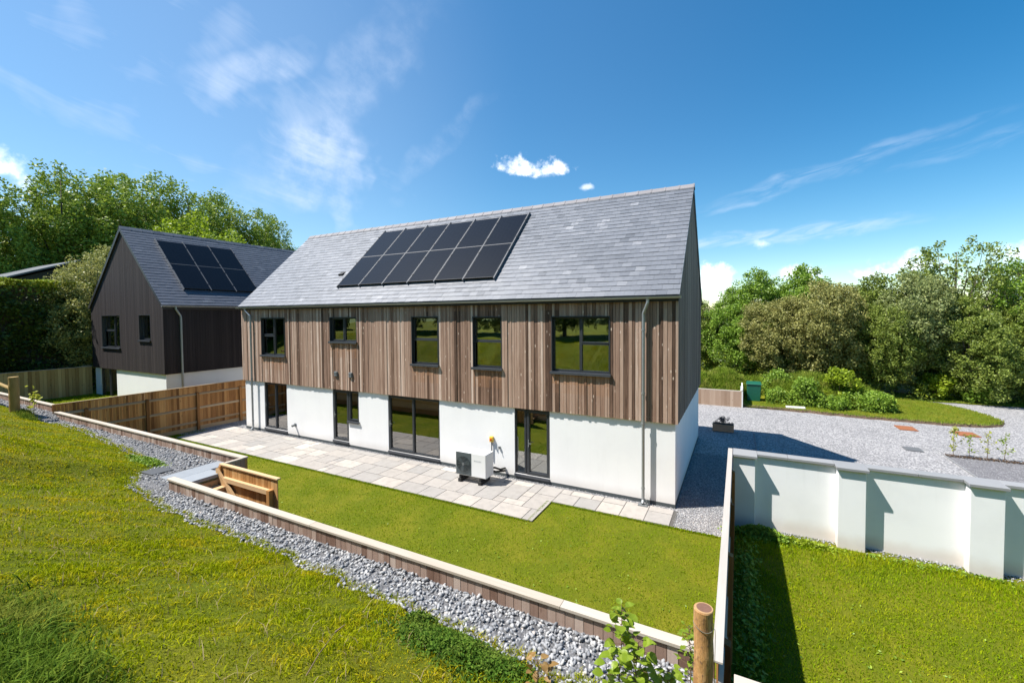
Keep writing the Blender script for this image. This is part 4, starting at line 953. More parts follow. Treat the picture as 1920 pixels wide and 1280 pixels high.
# ------------------------------------------------------------------ fences
def panel_fence(root, x, y0, y1, ztop, zbot, posts, m_b, m_r, m_p, rails, post_top, capw=0.05, post=0.1, gravel_board=True, seed=1, capmat='cap_timber_y'):
    """boards on the -x face, rails and posts on the +x face"""
    rr = random.Random(seed)
    mb = MB(); board_run(mb, (0, 1, 0), (x, y0, 0), y1-y0, zbot+0.16, ztop, (-0.018, 0, 0), rr, pitch=0.10); keep(mb.build('boarding', M[m_b]), root)
    keep(MB().box(x-capw/2-0.01, x+capw/2, y0, y1, ztop+0.002, ztop+0.024, .6).build('cap', M[capmat], bevel=0.003), root)
    ys = [y0]+list(posts)+[y1]
    for z in rails:
        for a, b in zip(ys[:-1], ys[1:]):
            if b-a > 0.12:
                c = a+(post/2 if a != y0 else 0); d = b-(post/2 if b != y1 else 0)
                mb = MB(); mb.hexa([(x+0.002, c, z-0.045), (x+0.002, d, z-0.045), (x+0.045, d, z-0.045), (x+0.045, c, z-0.045), (x+0.002, c, z+0.045), (x+0.002, d, z+0.045), (x+0.045, d, z+0.012), (x+0.045, c, z+0.012)][0:8], rr.random())
                keep(mb.build('rail', M[m_r]), root)
    for y in posts:
        mb = MB(); a, b = y-post/2, y+post/2; xa, xb = x+0.004, x+0.004+post
        mb.hexa([(xa, a, zbot-0.05), (xb, a, zbot-0.05), (xb, b, zbot-0.05), (xa, b, zbot-0.05), (xa, a, post_top+0.02), (xb, a, post_top-0.01), (xb, b, post_top-0.01), (xa, b, post_top+0.02)], rr.random()*.6)
        keep(mb.build('post', M[m_p], bevel=0.004), root)
    if gravel_board: keep(MB().box(x-0.018, x+0.012, y0, y1, zbot-0.05, zbot+0.155, .4).build('gravel_board', M['rail_timber_y']), root)
f1 = thing('fence', 'orange brown board fence with posts and rails showing, between the two gardens', 'fence', (-20.2, -2.3, 0))
panel_fence(f1, -20.2, -5.6, 1.02, 1.95, 0.0, [-4.75, -2.93, -1.11, 0.71], 'fence_boards', 'rail_timber_y', 'fence_boards', [1.60, 0.98, 0.36], 1.66, seed=3, capmat='rail_timber_y')
f2 = thing('fence', 'board fence seen edge on, between the lawn and the white walled garden at right', 'fence', (1.27, -3.6, 0))
panel_fence(f2, 1.275, -7.12, -0.02, 1.73, 0.0, [-6.55, -4.72, -2.9, -1.1], 'fence_boards', 'cap_timber_y', 'fence_boards', [1.52, 0.95, 0.36], 1.56, capw=0.085, seed=6)
f3 = thing('fence', 'olive brown board fence in shade beyond the grass, under the dark hedge at far left', 'fence', (-29.75, -4.5, 0.95))
rr = random.Random(5); mb = MB(); board_run(mb, (0, 1, 0), (-29.80, -12.0, 0), 10.5, 0.9, 2.42, (0.02, 0, 0), rr, pitch=0.13); keep(mb.build('boarding', M['fence_boards_olive']), f3)
keep(MB().box(-29.83, -29.765, -12.0, -1.5, 2.422, 2.45, .6).box(-29.84, -29.76, -1.9, -1.55, 2.47, 2.49).build('cap', M['cap_timber_y']), f3)

# ------------------------------------------------------------------ white garden wall
gw = thing('garden_wall', 'white rendered garden wall with piers and grey coping along the gravel drive', 'garden wall', (4, -0.15, 0))
mb = MB(); edges = []; piers = [(1.33, 1.79)]; x = 3.34
while x < 13: piers.append((x, x+0.48)); x += 2.06
prev = 1.33
mb.box(1.33, 13.9, -0.165, 0.0, -0.1, 1.685)
keep(mb.build('wall_panel', M['white_render']), gw)
for a, b in piers: keep(MB().box(a, b, -0.385, -0.1655, -0.1, 1.684).build('pier', M['white_render'], bevel=0.008), gw)
cop = []
segs = []
for i, (a, b) in enumerate(piers):
    segs.append((a-(0.0 if i == 0 else 0.04), b+0.04, -0.45, 0.05)); nb = piers[i+1][0]-0.04 if i+1 < len(piers) else 13.9
    if nb > b+0.05:
        mid = (b+nb)/2+0.1*(1 if i % 2 else -1); segs.append((b+0.043, mid-0.003, -0.225, 0.048)); segs.append((mid+0.003, nb-0.003, -0.225, 0.048))
for a, b, y0, y1 in segs: keep(MB().box(a, b, y0, y1, 1.687, 1.745, R_.random()).build('coping', M['coping_stone'], bevel=0.006), gw)

# ------------------------------------------------------------------ edging strips and covers on the drive
for nm, x, y0, y1 in (('metal edging strip crossing the house shadow on the gravel drive', 2.06, 0.06, 8.8), ('metal edging strip beside the darker planting bed on the gravel drive', 7.87, 0.06, 8.42)):
    tag(MB().box(x-0.012, x+0.012, y0, y1, -0.02, 0.045).build('edging_strip', M['coping_stone']), nm, 'edging')
def cover(name, cx, cy, w, d, m, label, cat):
    root = thing(name, label, cat, (cx, cy, 0))
    keep(MB().box(cx-w/2, cx+w/2, cy-d/2, cy+d/2, 0.0, 0.030).build('frame', M[m], bevel=0.006), root)
    keep(MB().box(cx-w/2+0.04, cx+w/2-0.04, cy-d/2+0.04, cy+d/2-0.04, 0.030, 0.038).build('lid', M[m], bevel=0.004), root)
cover('manhole_cover', 7.93, 12.40, 0.62, 0.80, 'rusty_steel', 'rusty orange manhole cover on the gravel, left of the saplings', 'manhole cover')
cover('manhole_cover', 9.80, 12.26, 0.64, 0.78, 'rusty_steel', 'rusty orange manhole cover just behind the saplings', 'manhole cover')
cover('manhole_cover', 7.15, 8.80, 0.50, 0.52, 'grey_cover_steel', 'grey steel manhole cover on the gravel, nearest the white wall', 'manhole cover')

# ------------------------------------------------------------------ heat pump
hp = thing('heat_pump', 'white heat pump with dark round fan grille standing on the patio by the house wall', 'heat pump', (-5.64, -0.75, 0.025))
def hk(o): return keep(o, hp)
hx0, hx1, hy0, hy1, hz0, hz1 = -6.18, -5.11, -0.97, -0.53, 0.235, 0.945
casing = hk(MB().box(hx0, hx1, hy0, hy1, hz0, hz1).build('casing', M['white_casing'], bevel=0.018))
fpn = MB().box(hx0+0.02, hx0+0.56, hy0-0.010, hy0-0.001, hz0+0.02, hz1-0.02).build('fan_panel', M['fan_panel'], casing, bevel=0.004)
cx_, cz_, rr_ = hx0+0.29, (hz0+hz1)/2-0.005, 0.235
MB().tube([(cx_, hy0-0.011, cz_), (cx_, hy0-0.016, cz_)], rr_, 40).build('fan_opening', M['fan_dark'], casing)
g = MB()
for q in (0.235, 0.195, 0.155, 0.115, 0.075):
    pts = [(cx_+math.cos(a*math.pi/20)*q, hy0-0.026, cz_+math.sin(a*math.pi/20)*q) for a in range(41)]; g.tube(pts, 0.0035, 5, cap=False)
for a in range(12): g.tube([(cx_+math.cos(a*math.pi/6)*0.05, hy0-0.026, cz_+math.sin(a*math.pi/6)*0.05), (cx_+math.cos(a*math.pi/6)*0.24, hy0-0.026, cz_+math.sin(a*math.pi/6)*0.24)], 0.0035, 5)
g.build('grille', M['fan_panel'], casing)
for a in range(3):
    an = a*2.094+0.35; bl = MB(); c0 = Vector((cx_, hy0-0.018, cz_)); d_ = Vector((math.cos(an), 0, math.sin(an))); e_ = Vector((-math.sin(an), 0, math.cos(an)))
    bl.prism([c0+d_*0.04-e_*0.03, c0+d_*0.14-e_*0.075, c0+d_*0.215-e_*0.06, c0+d_*0.225+e_*0.03, c0+d_*0.14+e_*0.055, c0+d_*0.04+e_*0.03], (0, -0.004, 0)); bl.build('fan_blade', M['fan_panel'], casing)
MB().tube([(cx_, hy0-0.018, cz_), (cx_, hy0-0.032, cz_)], 0.045, 20).build('fan_hub', M['grey_plastic'], casing)
lt = MB(); lx = hx0+0.66; lz = hz1-0.235   # small worn maker's word, too small to read: strokes only
for i, hgt in enumerate((0.040, 0.024, 0.024, 0.030, 0.024, 0.024, 0.024, 0.034, 0.024)):
    x = lx+i*0.029; lt.box(x, x+0.018, hy0-0.0035, hy0-0.0012, lz, lz+hgt*0.28); lt.box(x, x+0.006, hy0-0.0035, hy0-0.0012, lz+hgt*0.3, lz+hgt)
lt.build('lettering', M['lettering_grey'], casing)
for fx in (hx0+0.10, hx1-0.26): hk(MB().box(fx, fx+0.10, hy0-0.03, hy1+0.06, 0.026, 0.13).box(fx+0.02, fx+0.08, hy0, hy1, 0.131, hz0-0.002).build('foot', M['black_rubber'], bevel=0.008))
hk(MB().tube([(-5.2, hy1, 0.42), (-5.14, hy1+0.12, 0.40), (-5.05, hy1+0.30, 0.30), (-5.0, -0.02, 0.28)], 0.03, 10).tube([(-5.2, hy1, 0.34), (-5.12, hy1+0.14, 0.27), (-5.0, -0.02, 0.20)], 0.03, 10).build('pipe', M['black_rubber']))

# ------------------------------------------------------------------ green bin, stone block, planter
gb_ = thing('grit_bin', 'dark green plastic bin standing behind the end of the low boarded wall', 'bin', (2.22, 15.85, 0))
mb = MB(); mb.hexa([(1.90, 15.60, 0.12), (2.54, 15.60, 0.12), (2.54, 16.15, 0.12), (1.90, 16.15, 0.12), (1.86, 15.56, 1.05), (2.58, 15.56, 1.05), (2.58, 16.2, 1.05), (1.86, 16.2, 1.05)]); keep(mb.build('body', M['green_plastic'], bevel=0.03), gb_)
mb = MB(); mb.hexa([(1.83, 15.52, 1.055), (2.61, 15.52, 1.055), (2.61, 16.24, 1.055), (1.83, 16.24, 1.055), (1.85, 15.54, 1.10), (2.59, 15.54, 1.10), (2.57, 16.2, 1.17), (1.87, 16.2, 1.17)]); keep(mb.build('lid', M['green_plastic'], bevel=0.015), gb_)
keep(MB().box(1.86, 2.58, 15.5, 16.2, 0.06, 0.118).build('base', M['concrete']), gb_)
tag(MB().hexa([(3.66, 14.36, 0.0), (4.55, 14.40, 0.0), (4.56, 14.78, 0.0), (3.64, 14.78, 0.0), (3.68, 14.38, 0.15), (4.52, 14.42, 0.17), (4.53, 14.76, 0.19), (3.66, 14.76, 0.17)]).build('kerb_block', M['concrete'], bevel=0.02), 'pale stone block set in the grass edge between the green bin and the bushes', 'stone block')
pl = thing('planter', 'brown wooden trough planter with a dark shrub on the gravel beside the house', 'planter', (0.87, 8.6, 0))
mb = MB()
for i in range(3):
    z0 = 0.03+i*0.095; 
    for a in ((0.46, 1.28, 8.38, 8.405), (0.46, 1.28, 8.775, 8.80), (0.46, 0.485, 8.406, 8.774), (1.255, 1.28, 8.406, 8.774)): mb.box(a[0], a[1], a[2], a[3], z0, z0+0.09, R_.random())
mb.box(0.445, 1.295, 8.365, 8.395, 0.30, 0.325)
keep(mb.build('trough', M['planter_wood']), pl)
keep(MB().box(0.486, 1.254, 8.406, 8.774, 0.05, 0.29).build('soil', M['soil']), pl)

# ------------------------------------------------------------------ stones
def icosa():
    t = (1+5**.5)/2
    v = np.array([(-1,t,0),(1,t,0),(-1,-t,0),(1,-t,0),(0,-1,t),(0,1,t),(0,-1,-t),(0,1,-t),(t,0,-1),(t,0,1),(-t,0,-1),(-t,0,1)], float); v /= np.linalg.norm(v[0])
    f = np.array([(0,11,5),(0,5,1),(0,1,7),(0,7,10),(0,10,11),(1,5,9),(5,11,4),(11,10,2),(10,7,6),(7,1,8),(3,9,4),(3,4,2),(3,2,6),(3,6,8),(3,8,9),(4,9,5),(2,4,11),(6,2,10),(8,6,7),(9,8,1)])
    return v, f
def rand_rot(n):
    q = rng.normal(size=(n, 4)); q /= np.linalg.norm(q, axis=1)[:, None]; w, x, y, z = q.T
    return np.stack([1-2*(y*y+z*z), 2*(x*y-z*w), 2*(x*z+y*w), 2*(x*y+z*w), 1-2*(x*x+z*z), 2*(y*z-x*w), 2*(x*z-y*w), 2*(y*z+x*w), 1-2*(x*x+y*y)], 1).reshape(n, 3, 3)
def stones(name, P, size, m, flat=0.6):
    n = len(P); v, f = icosa()
    rad = rng.uniform(0.72, 1.15, size=(n, 12, 1)); sc = np.stack([rng.uniform(.8, 1.5, n), rng.uniform(.6, 1.0, n), rng.uniform(flat*.7, flat*1.2, n)], 1)
    V = v[None]*rad*sc[:, None, :]*size[:, None, None]
    R = rand_rot(n); V = np.einsum('nij,nkj->nki', R, V); V[:, :, 2] *= 0.85
    V = V + P[:, None, :]
    F = (f[None]+np.arange(n)[:, None, None]*12).reshape(-1, 3); var = np.repeat(np.clip(rng.beta(2.0, 2.2, n), 0, 1), 20)
    return npmesh(name, V.reshape(-1, 3), F, var, m)
def strip_points(xa, xb, ytop, dens, over=0.10):
    n = int((xb-xa)*1.2*dens); x = rng.uniform(xa, xb, n); y = rng.uniform(-8.2, ytop, n)
    edge = border(x) - over*(rng.random(n)**2); k_ = y > edge; return x[k_], y[k_]
pts = []; szs = []
for xa, xb, yt, de, s0, s1 in ((-3.5, 1.22, -7.015, 900, .017, .036), (-8.94, -3.5, -7.015, 780, .018, .036), (-14, -9.0, -5.575, 620, .018, .036), (-20.3, -14, -5.575, 520, .020, .040), (-28, -20.3, -5.575, 300, .022, .042)):
    x, y = strip_points(xa, xb, yt, de)
    if xa == -14:    # keep the landing and the slab clear
        k_ = ~((x > -9.88) & (y > -6.80) & (y < -5.59)) & ~((x > -10.60) & (x < -10.15) & (y < -6.42) & (y > -6.83)); x, y = x[k_], y[k_]
    s_ = rng.uniform(s0, s1, len(x)); z = np.maximum(bank_z(x, y), zgrav(x)) + s_*0.35 + rng.random(len(x))**2*0.035
    pts.append(np.stack([x, y, z], 1)); szs.append(s_)
n = 420; x = rng.uniform(-18, 1.1, n); y = border(x)-np.abs(rng.normal(0, 0.06, n)); s_ = rng.uniform(.010, .030, n); pts.append(np.stack([x, y, bank_z(x, y)+s_*0.5+0.01], 1)); szs.append(s_)
P = np.concatenate(pts); S_ = np.concatenate(szs)
tag(stones('gravel', P, S_, M['gravel_stone']), 'grey limestone chippings along the retaining wall', 'gravel', kind='stuff')
# loose chips: margin along the house, side passage, foot of the white wall
pts = []
n = 2600; pts.append(np.stack([rng.uniform(-18.4, 0.1, n), rng.uniform(-0.15, -0.01, n), np.full(n, 0.015)], 1))
n = 9000; x = rng.uniform(0.05, 1.24, n); y = rng.uniform(-1.05, 5.0, n); pts.append(np.stack([x, y, np.full(n, 0.008)], 1))
n = 1500; pts.append(np.stack([rng.uniform(1.9, 9, n), -0.17-np.abs(rng.normal(0, 0.10, n)), np.full(n, 0.005)], 1))
n = 2500; pts.append(np.stack([rng.uniform(-20.1, -18.6, n), rng.uniform(-1.9, 0.9, n), np.full(n, 0.01)], 1))
n = 9000; pts.append(np.stack([rng.uniform(1.4, 14, n), rng.uniform(0.1, 13, n), np.full(n, 0.004)], 1))
P = np.concatenate(pts)
tag(stones('gravel', P, rng.uniform(.008, .020, len(P)), M['gravel_stone']), 'small loose chippings on the drive and along the walls', 'gravel', kind='stuff')

# ------------------------------------------------------------------ grass
def blades(name, P, h, w, m, lean=0.35, parent=None, var=None):
    """two-segment curved blades: one quad and a tip triangle written as quads with a doubled end"""
    n = len(P); a = rng.uniform(0, 2*np.pi, n); la = rng.uniform(0, 2*np.pi, n); ln = np.abs(rng.normal(0, lean, n))
    h = h*rng.uniform(0.55, 1.25, n); w = w*rng.uniform(0.7, 1.3, n)
    side = np.stack([np.cos(a), np.sin(a), np.zeros(n)], 1)*w[:, None]*0.5; L1 = np.stack([np.cos(la), np.sin(la), np.zeros(n)], 1)
    up = np.array([0, 0, 1.0])
    mid = P + up*(h*0.55)[:, None] + L1*(h*ln*0.35)[:, None]; tip = P + up*(h*np.maximum(1-ln*0.35, 0.35))[:, None] + L1*(h*ln)[:, None]
    V = np.stack([P-side, P+side, mid+side*0.8, mid-side*0.8, tip+side*0.12, tip-side*0.12], 1)
    b = np.arange(n)[:, None]*6; F = np.concatenate([b+np.array([0, 1, 2, 3]), b+np.array([3, 2, 4, 5])], 1).reshape(-1, 4)
    v = rng.random(n) if var is None else var
    return npmesh(name, V.reshape(-1, 3), F, np.repeat(v, 2), m, parent)
def scat(x0, x1, y0, y1, n): return rng.uniform(x0, x1, n), rng.uniform(y0, y1, n)
_vn = np.random.default_rng(99).random((64, 64))
def vnoise(x, y, f):
    x = np.asarray(x)*f+31.7; y = np.asarray(y)*f+17.3; xi = np.floor(x).astype(int); yi = np.floor(y).astype(int); u = x-xi; v = y-yi; u = u*u*(3-2*u); v = v*v*(3-2*v)
    g = lambda a, b: _vn[a % 64, b % 64]
    return (g(xi, yi)*(1-u)+g(xi+1, yi)*u)*(1-v)+(g(xi, yi+1)*(1-u)+g(xi+1, yi+1)*u)*v
def patchy(x, y, keep_min=0.55, f=1.0):
    n_ = 0.5*vnoise(x, y, 1.1*f)+0.3*vnoise(y, x, 2.7*f)+0.2*vnoise(x+y, x-y, 6.1*f)
    return rng.random(len(x)) < keep_min+(1-keep_min)*np.clip((n_-0.3)*2.5, 0, 1)
# main lawn
x, y = scat(-20.15, 1.24, -6.9, -0.95, 105000)
k_ = ~(((x > -19.55) & (x < -3.12) & (y > -2.27)) | ((x > -3.2) & (y > -1.06))) & ~((x < -8.9) & (y < -5.45)) & ~((x < -6.9) & (x > -9.1) & (y < -5.9)); x, y = x[k_], y[k_]; 
k_ = patchy(x, y, 0.4, 1.3); x, y = x[k_], y[k_]
xe = rng.uniform(-19.5, 1.2, 9000); ye = np.where(xe < -3.13, -2.26, -1.06)-np.abs(rng.normal(0, .025, 9000)); xf = -3.13+np.abs(rng.normal(0, .03, 1000)); yf_ = rng.uniform(-2.26, -1.06, 1000)
x = np.concatenate([x, xe, xf]); y = np.concatenate([y, ye, yf_]); hh = np.full(len(x), 0.040); hh[-10000:] = 0.055
tag(blades('lawn_grass', np.stack([x, y, np.full(len(x), -0.012)], 1), hh, 0.010, M['lawn_blades'], 0.6), 'mown lawn grass between the patio and the retaining wall', 'grass', kind='stuff')
n = 7000; x = rng.uniform(-19, 1.1, n); y = border(x)+np.abs(rng.normal(0, 0.035, n))*(0.4+0.9*(np.sin(x*6+2*np.sin(x*2.1)) > 0.1)); k_ = y < np.where(x < -8.95, -5.65, -7.08); x, y = x[k_], y[k_]
k_ = ~((x > -9.9) & (x < -8.9) & (y > -6.82)); x, y = x[k_], y[k_]
tag(blades('edge_grass', np.stack([x, y, zgrav(x)+0.01], 1), 0.075, 0.009, M['bank_blades'], 0.8), 'ragged grass creeping over the edge of the gravel', 'grass', kind='stuff')
# side lawn
x, y = scat(1.42, 9.5, -7.1, -0.42, 110000); k_ = patchy(x, y, 0.45, 1.2) & ~((y > -0.47+0.03*np.sin(x*4)) ); x, y = x[k_], y[k_]
hh = 0.042+0.05*np.exp(-(np.abs(y+0.6))*2.0)+0.05*np.exp(-(x-1.4)*3)
tag(blades('lawn_grass', np.stack([x, y, np.full(len(x), -0.008)], 1), hh, 0.010, M['side_lawn_blades'], 0.6), 'lawn grass below the white garden wall', 'grass', kind='stuff')
x, y = scat(-29.6, -20.4, -5.4, -1.5, 14000)
tag(blades('lawn_grass', np.stack([x, y, np.full(len(x), 0.945)], 1), 0.05, 0.016, M['side_lawn_blades'], 0.6), 'lawn grass of the garden beside the black house', 'grass', kind='stuff')
# bank
def bank_pts(x0, x1, y0, n, inset=0.0):
    x = rng.uniform(x0, x1, n); y = rng.uniform(y0, -5.6, n); b = border(x)+inset+0.10*np.sin(x*9)*rng.random(n)*0.6; k_ = y < b; x, y = x[k_], y[k_]; return np.stack([x, y, bank_z(x, y)-0.003], 1)
P = np.concatenate([bank_pts(-6, 1.9, -11.6, 230000), bank_pts(-14, -6, -12.5, 110000), bank_pts(-26, -14, -12, 60000)])
k_ = patchy(P[:, 0], P[:, 1], 0.35, 1.8); P = P[k_]
dist = np.linalg.norm(P-np.array(CAMLOC), axis=1)
tag(blades('bank_grass', P, (0.014+0.034*rng.random(len(P)))*(0.5+1.1*vnoise(P[:, 0], P[:, 1], 3.1)), 0.0036+0.0009*dist, M['bank_blades'], 0.8), 'rough yellow green grass covering the sloping bank', 'grass', kind='stuff')
# long tufts low at the left of the picture and along the gravel edge
def dens_tufts(cx, cy, rx_, ry_, n): x = rng.normal(cx, rx_, n); y = rng.normal(cy, ry_, n); k_ = y < border(x)+0.05; return np.stack([x[k_], y[k_], bank_z(x[k_], y[k_])-0.003], 1)
P = np.concatenate([dens_tufts(-3.5, -10.3, 0.40, 0.15, 2600), dens_tufts(-2.6, -10.5, 0.42, 0.13, 3400), dens_tufts(-2.1, -10.38, 0.3, 0.10, 700)])
tag(blades('long_grass', P, 0.13*(0.3+0.9*rng.random(len(P))), 0.009, M['long_blades'], 1.0), 'dark green tussock of longer grass at the lower left of the bank', 'grass', kind='stuff')
P = np.concatenate([dens_tufts(-20.9+i*0.3, -6.1-0.05*i, 0.16, 0.10, 260) for i in range(5)])
tag(blades('long_grass', P, 0.16, 0.012, M['long_blades'], 0.8), 'tuft of longer grass at the foot of the left log post', 'grass', kind='stuff')
def clump_leaves(name, P, size, m, parent=None, flat=0.5, var=None, link=True):
    """small pointed leaves as rhombs"""
    n = len(P); R = rand_rot(n); up = np.array([0, 0, 1.0])
    a = R[:, :, 0]; b = R[:, :, 1]; a = a*(1-0.0); a[:, 2] *= flat; b[:, 2] *= flat
    a /= np.linalg.norm(a, axis=1)[:, None]; b = b-a*np.sum(a*b, 1)[:, None]; b /= np.linalg.norm(b, axis=1)[:, None]
    s_ = (size*rng.uniform(.7, 1.3, n))[:, None] if np.isscalar(size) else size[:, None]
    V = np.stack([P-a*s_*0.55, P-b*s_*0.30+a*s_*0.02, P+a*s_*0.55, P+b*s_*0.30+a*s_*0.02], 1).reshape(-1, 3)
    F = np.arange(n*4).reshape(-1, 4); return npmesh(name, V, F, rng.random(n) if var is None else var, m, parent, link)
# weeds and clover
def weed_patch(cx, cy, rx_, ry_, n, h, size, m, label, root_z=None, cat='weeds', name='weeds'):
    x = rng.normal(cx, rx_, n); y = rng.normal(cy, ry_, n); z = (bank_z(x, y) if root_z is None else np.full(n, root_z)) + h*rng.random(n)**0.7*np.exp(-((x-cx)/(2*rx_))**2-((y-cy)/(2*ry_))**2)
    tag(clump_leaves(name, np.stack([x, y, z], 1), size, m, flat=0.7), label, cat, kind='stuff')
weed_patch(-1.05, -7.98, 0.42, 0.16, 9000, 0.12, 0.030, M['clover_leaves'], 'dark green clover growing over the gravel edge at the bottom of the bank')
weed_patch(-1.75, -7.72, 0.10, 0.08, 900, 0.14, 0.030, M['clover_leaves'], 'small leafy weeds on the gravel edge left of the clover')
weed_patch(-11.35, -6.42, 0.35, 0.10, 1500, 0.16, 0.055, M['leaves_green'], 'low weeds spreading onto the gravel above the dark slate slab')
weed_patch(1.9, -0.62, 0.28, 0.09, 1300, 0.26, 0.09, M['leaves_green'], 'leafy weeds at the foot of the white wall beside the fence', 0.0)
weed_patch(2.75, -0.60, 0.35, 0.07, 500, 0.12, 0.07, M['leaves_bright'], 'sunlit weeds along the foot of the white wall', 0.0)
weed_patch(5.0, -0.55, 0.9, 0.05, 260, 0.10, 0.055, M['leaves_green'], 'thin weeds in the gravel below the white wall', 0.0)
weed_patch(3.6, -4.2, 1.7, 1.5, 380, 0.04, 0.045, M['leaves_green'], 'broad leaved weeds scattered through the side lawn', 0.0)
weed_patch(1.62, -3.0, 0.12, 1.4, 1600, 0.12, 0.07, M['leaves_green'], 'weeds growing in the shade of the right hand fence', 0.0)

for (cx, cy, rx_, ry_, n) in ((-6.5, -4.6, 3.5, 1.2, 260), (-1.5, -4.0, 1.6, 1.6, 220)):
    weed_patch(cx, cy, rx_, ry_, n, 0.03, 0.045, M['leaves_green'], 'small broad leaved weeds dotted through the main lawn'+(' near the fence' if cx > -3 else ' near the steps'), 0.0)
n = 2600; x = rng.uniform(-18, 1.3, n); y = rng.uniform(-10.5, -7.6, n); k_ = y < border(x)-0.1; x, y = x[k_], y[k_]
tag(blades('dead_grass', np.stack([x, y, bank_z(x, y)], 1), 0.10, 0.006, M['dead_blades'], 1.1), 'dry straw coloured grass stalks among the bank grass', 'grass', kind='stuff')
# ------------------------------------------------------------------ trees
def crown_points(ells, nclump, per, cr, seed, hollow=0.55, low=0.0, up=1.0):
    g = np.random.default_rng(seed); P = []; ctr = []
    w = np.array([e[3]*e[4]*e[5] for e in ells])**0.67; w /= w.sum()
    for k_, e in enumerate(ells):
        m = max(3, int(nclump*w[k_])); d = g.normal(size=(m, 3)); d /= np.linalg.norm(d, axis=1)[:, None]
        rr = g.uniform(hollow**3, 1, m)**(1/3); c = np.array(e[:3])+d*rr[:, None]*np.array(e[3:6]); ctr.append(c)
    ctr = np.concatenate(ctr)
    rad = g.uniform(cr*0.55, cr*1.35, len(ctr))
    for c, r0 in zip(ctr, rad):
        k_ = int(per*(r0/cr)**2); d = g.normal(size=(k_, 3)); d /= np.linalg.norm(d, axis=1)[:, None]
        ax = np.array([g.uniform(.7, 1.2), g.uniform(.7, 1.2), g.uniform(.8, 1.3)*up])
        q = c + d*(r0*g.uniform(0.08, 1.0, k_)**0.45)[:, None]*ax; P.append(q)
    P = np.concatenate(P); P = P[g.random(len(P)) < 0.62+0.38*np.sin(P[:, 0]*1.9+seed)*np.sin(P[:, 2]*1.7+P[:, 1]*1.3)+0.25]; return P[P[:, 2] > low], ctr
def limbs(mb, base_h, r0, ctr, n, seed, forks=True):
    g = random.Random(seed); top = max(c[2] for c in ctr); lean = (g.uniform(-.2, .2), g.uniform(-.2, .2))
    path = [(0, 0, -0.2), (lean[0]*.3, lean[1]*.3, base_h*0.5), (lean[0], lean[1], base_h), (lean[0]*1.6, lean[1]*1.2, (base_h+top)*0.5), (lean[0]*1.2, lean[1]*2, top*0.93)]
    mb.tube(path, [r0*1.15, r0, r0*0.8, r0*0.45, r0*0.1], 8)
    for c in g.sample(list(map(tuple, ctr)), min(n, len(ctr))):
        z0 = g.uniform(base_h*0.7, max(base_h, c[2]*0.75)); f = min(1, z0/top); p0 = Vector((lean[0]*(0.5+f), lean[1]*(0.5+f), z0)); p2 = Vector(c); p1 = (p0+p2)/2+Vector((g.uniform(-.3, .3), g.uniform(-.3, .3), g.uniform(-.1, .5)))
        rr = r0*(0.42-0.25*f); mb.tube([p0, p1, p2], [rr, rr*0.55, rr*0.15], 5)
def make_tree(name, label, cat, group, ells, nclump, per, cr, leaf, trunk_r, base_h, m, seed, hollow=0.55, nl=16, low=0.3, up=1.0):
    root = thing(name, label, cat, (0, 0, 0), 0, group)
    P, ctr = crown_points(ells, nclump, per, cr, seed, hollow, low, up)
    g = np.random.default_rng(seed); var = np.clip(g.normal(0.45, 0.22, len(P)), 0, 1)
    clump_leaves('crown', P, leaf, M[m], root, 1.0, var)
    mb = MB(); limbs(mb, base_h, trunk_r, ctr, nl, seed); mb.build('trunk', M['bark'], root, smooth=True)
    return root
def place(root, x, y, z, rz, sc, label=None, m=None, group=None, first=None):
    o = root if first else copy_tree(root)
    o.location = (x, y, z); o.rotation_euler = (0, 0, rz); o.scale = sc if isinstance(sc, tuple) else (sc, sc, sc)
    if label: o['label'] = label
    if group: o['group'] = group
    if m:
        for ch in o.children:
            if ch.name.startswith('crown'): ch.material_slots[0].link = 'OBJECT'; ch.material_slots[0].material = M[m]
    return o
G1 = 'tall leafy trees behind the black house'
tallA = make_tree('tall_tree', '', 'tree', G1, [(0, 0, 11.5, 3.0, 3.0, 8.2), (2.2, 0.6, 8.5, 2.3, 2.3, 5.6), (-2.2, -0.9, 9.4, 2.2, 2.2, 6.0), (0.3, 2.3, 7.6, 2.2, 2.2, 5.2), (0.2, -2.4, 7.8, 2.0, 2.0, 5.5)], 760, 66, 0.62, 0.26, 0.30, 2.0, 'leaves_poplar', 31, 0.45, 30, 0.3, 1.35)
tallB = make_tree('tall_tree', '', 'tree', G1, [(0, 0, 12.0, 2.3, 2.3, 8.0), (1.9, 1.0, 9.8, 1.7, 1.7, 6.3), (-1.8, 0.9, 8.6, 1.8, 1.8, 5.9), (0.2, -1.9, 9.2, 1.8, 1.8, 6.2), (0, 0, 5.0, 3.0, 3.0, 3.5)], 700, 66, 0.58, 0.25, 0.26, 2.0, 'leaves_poplar', 37, 0.45, 30, 0.3, 1.35)
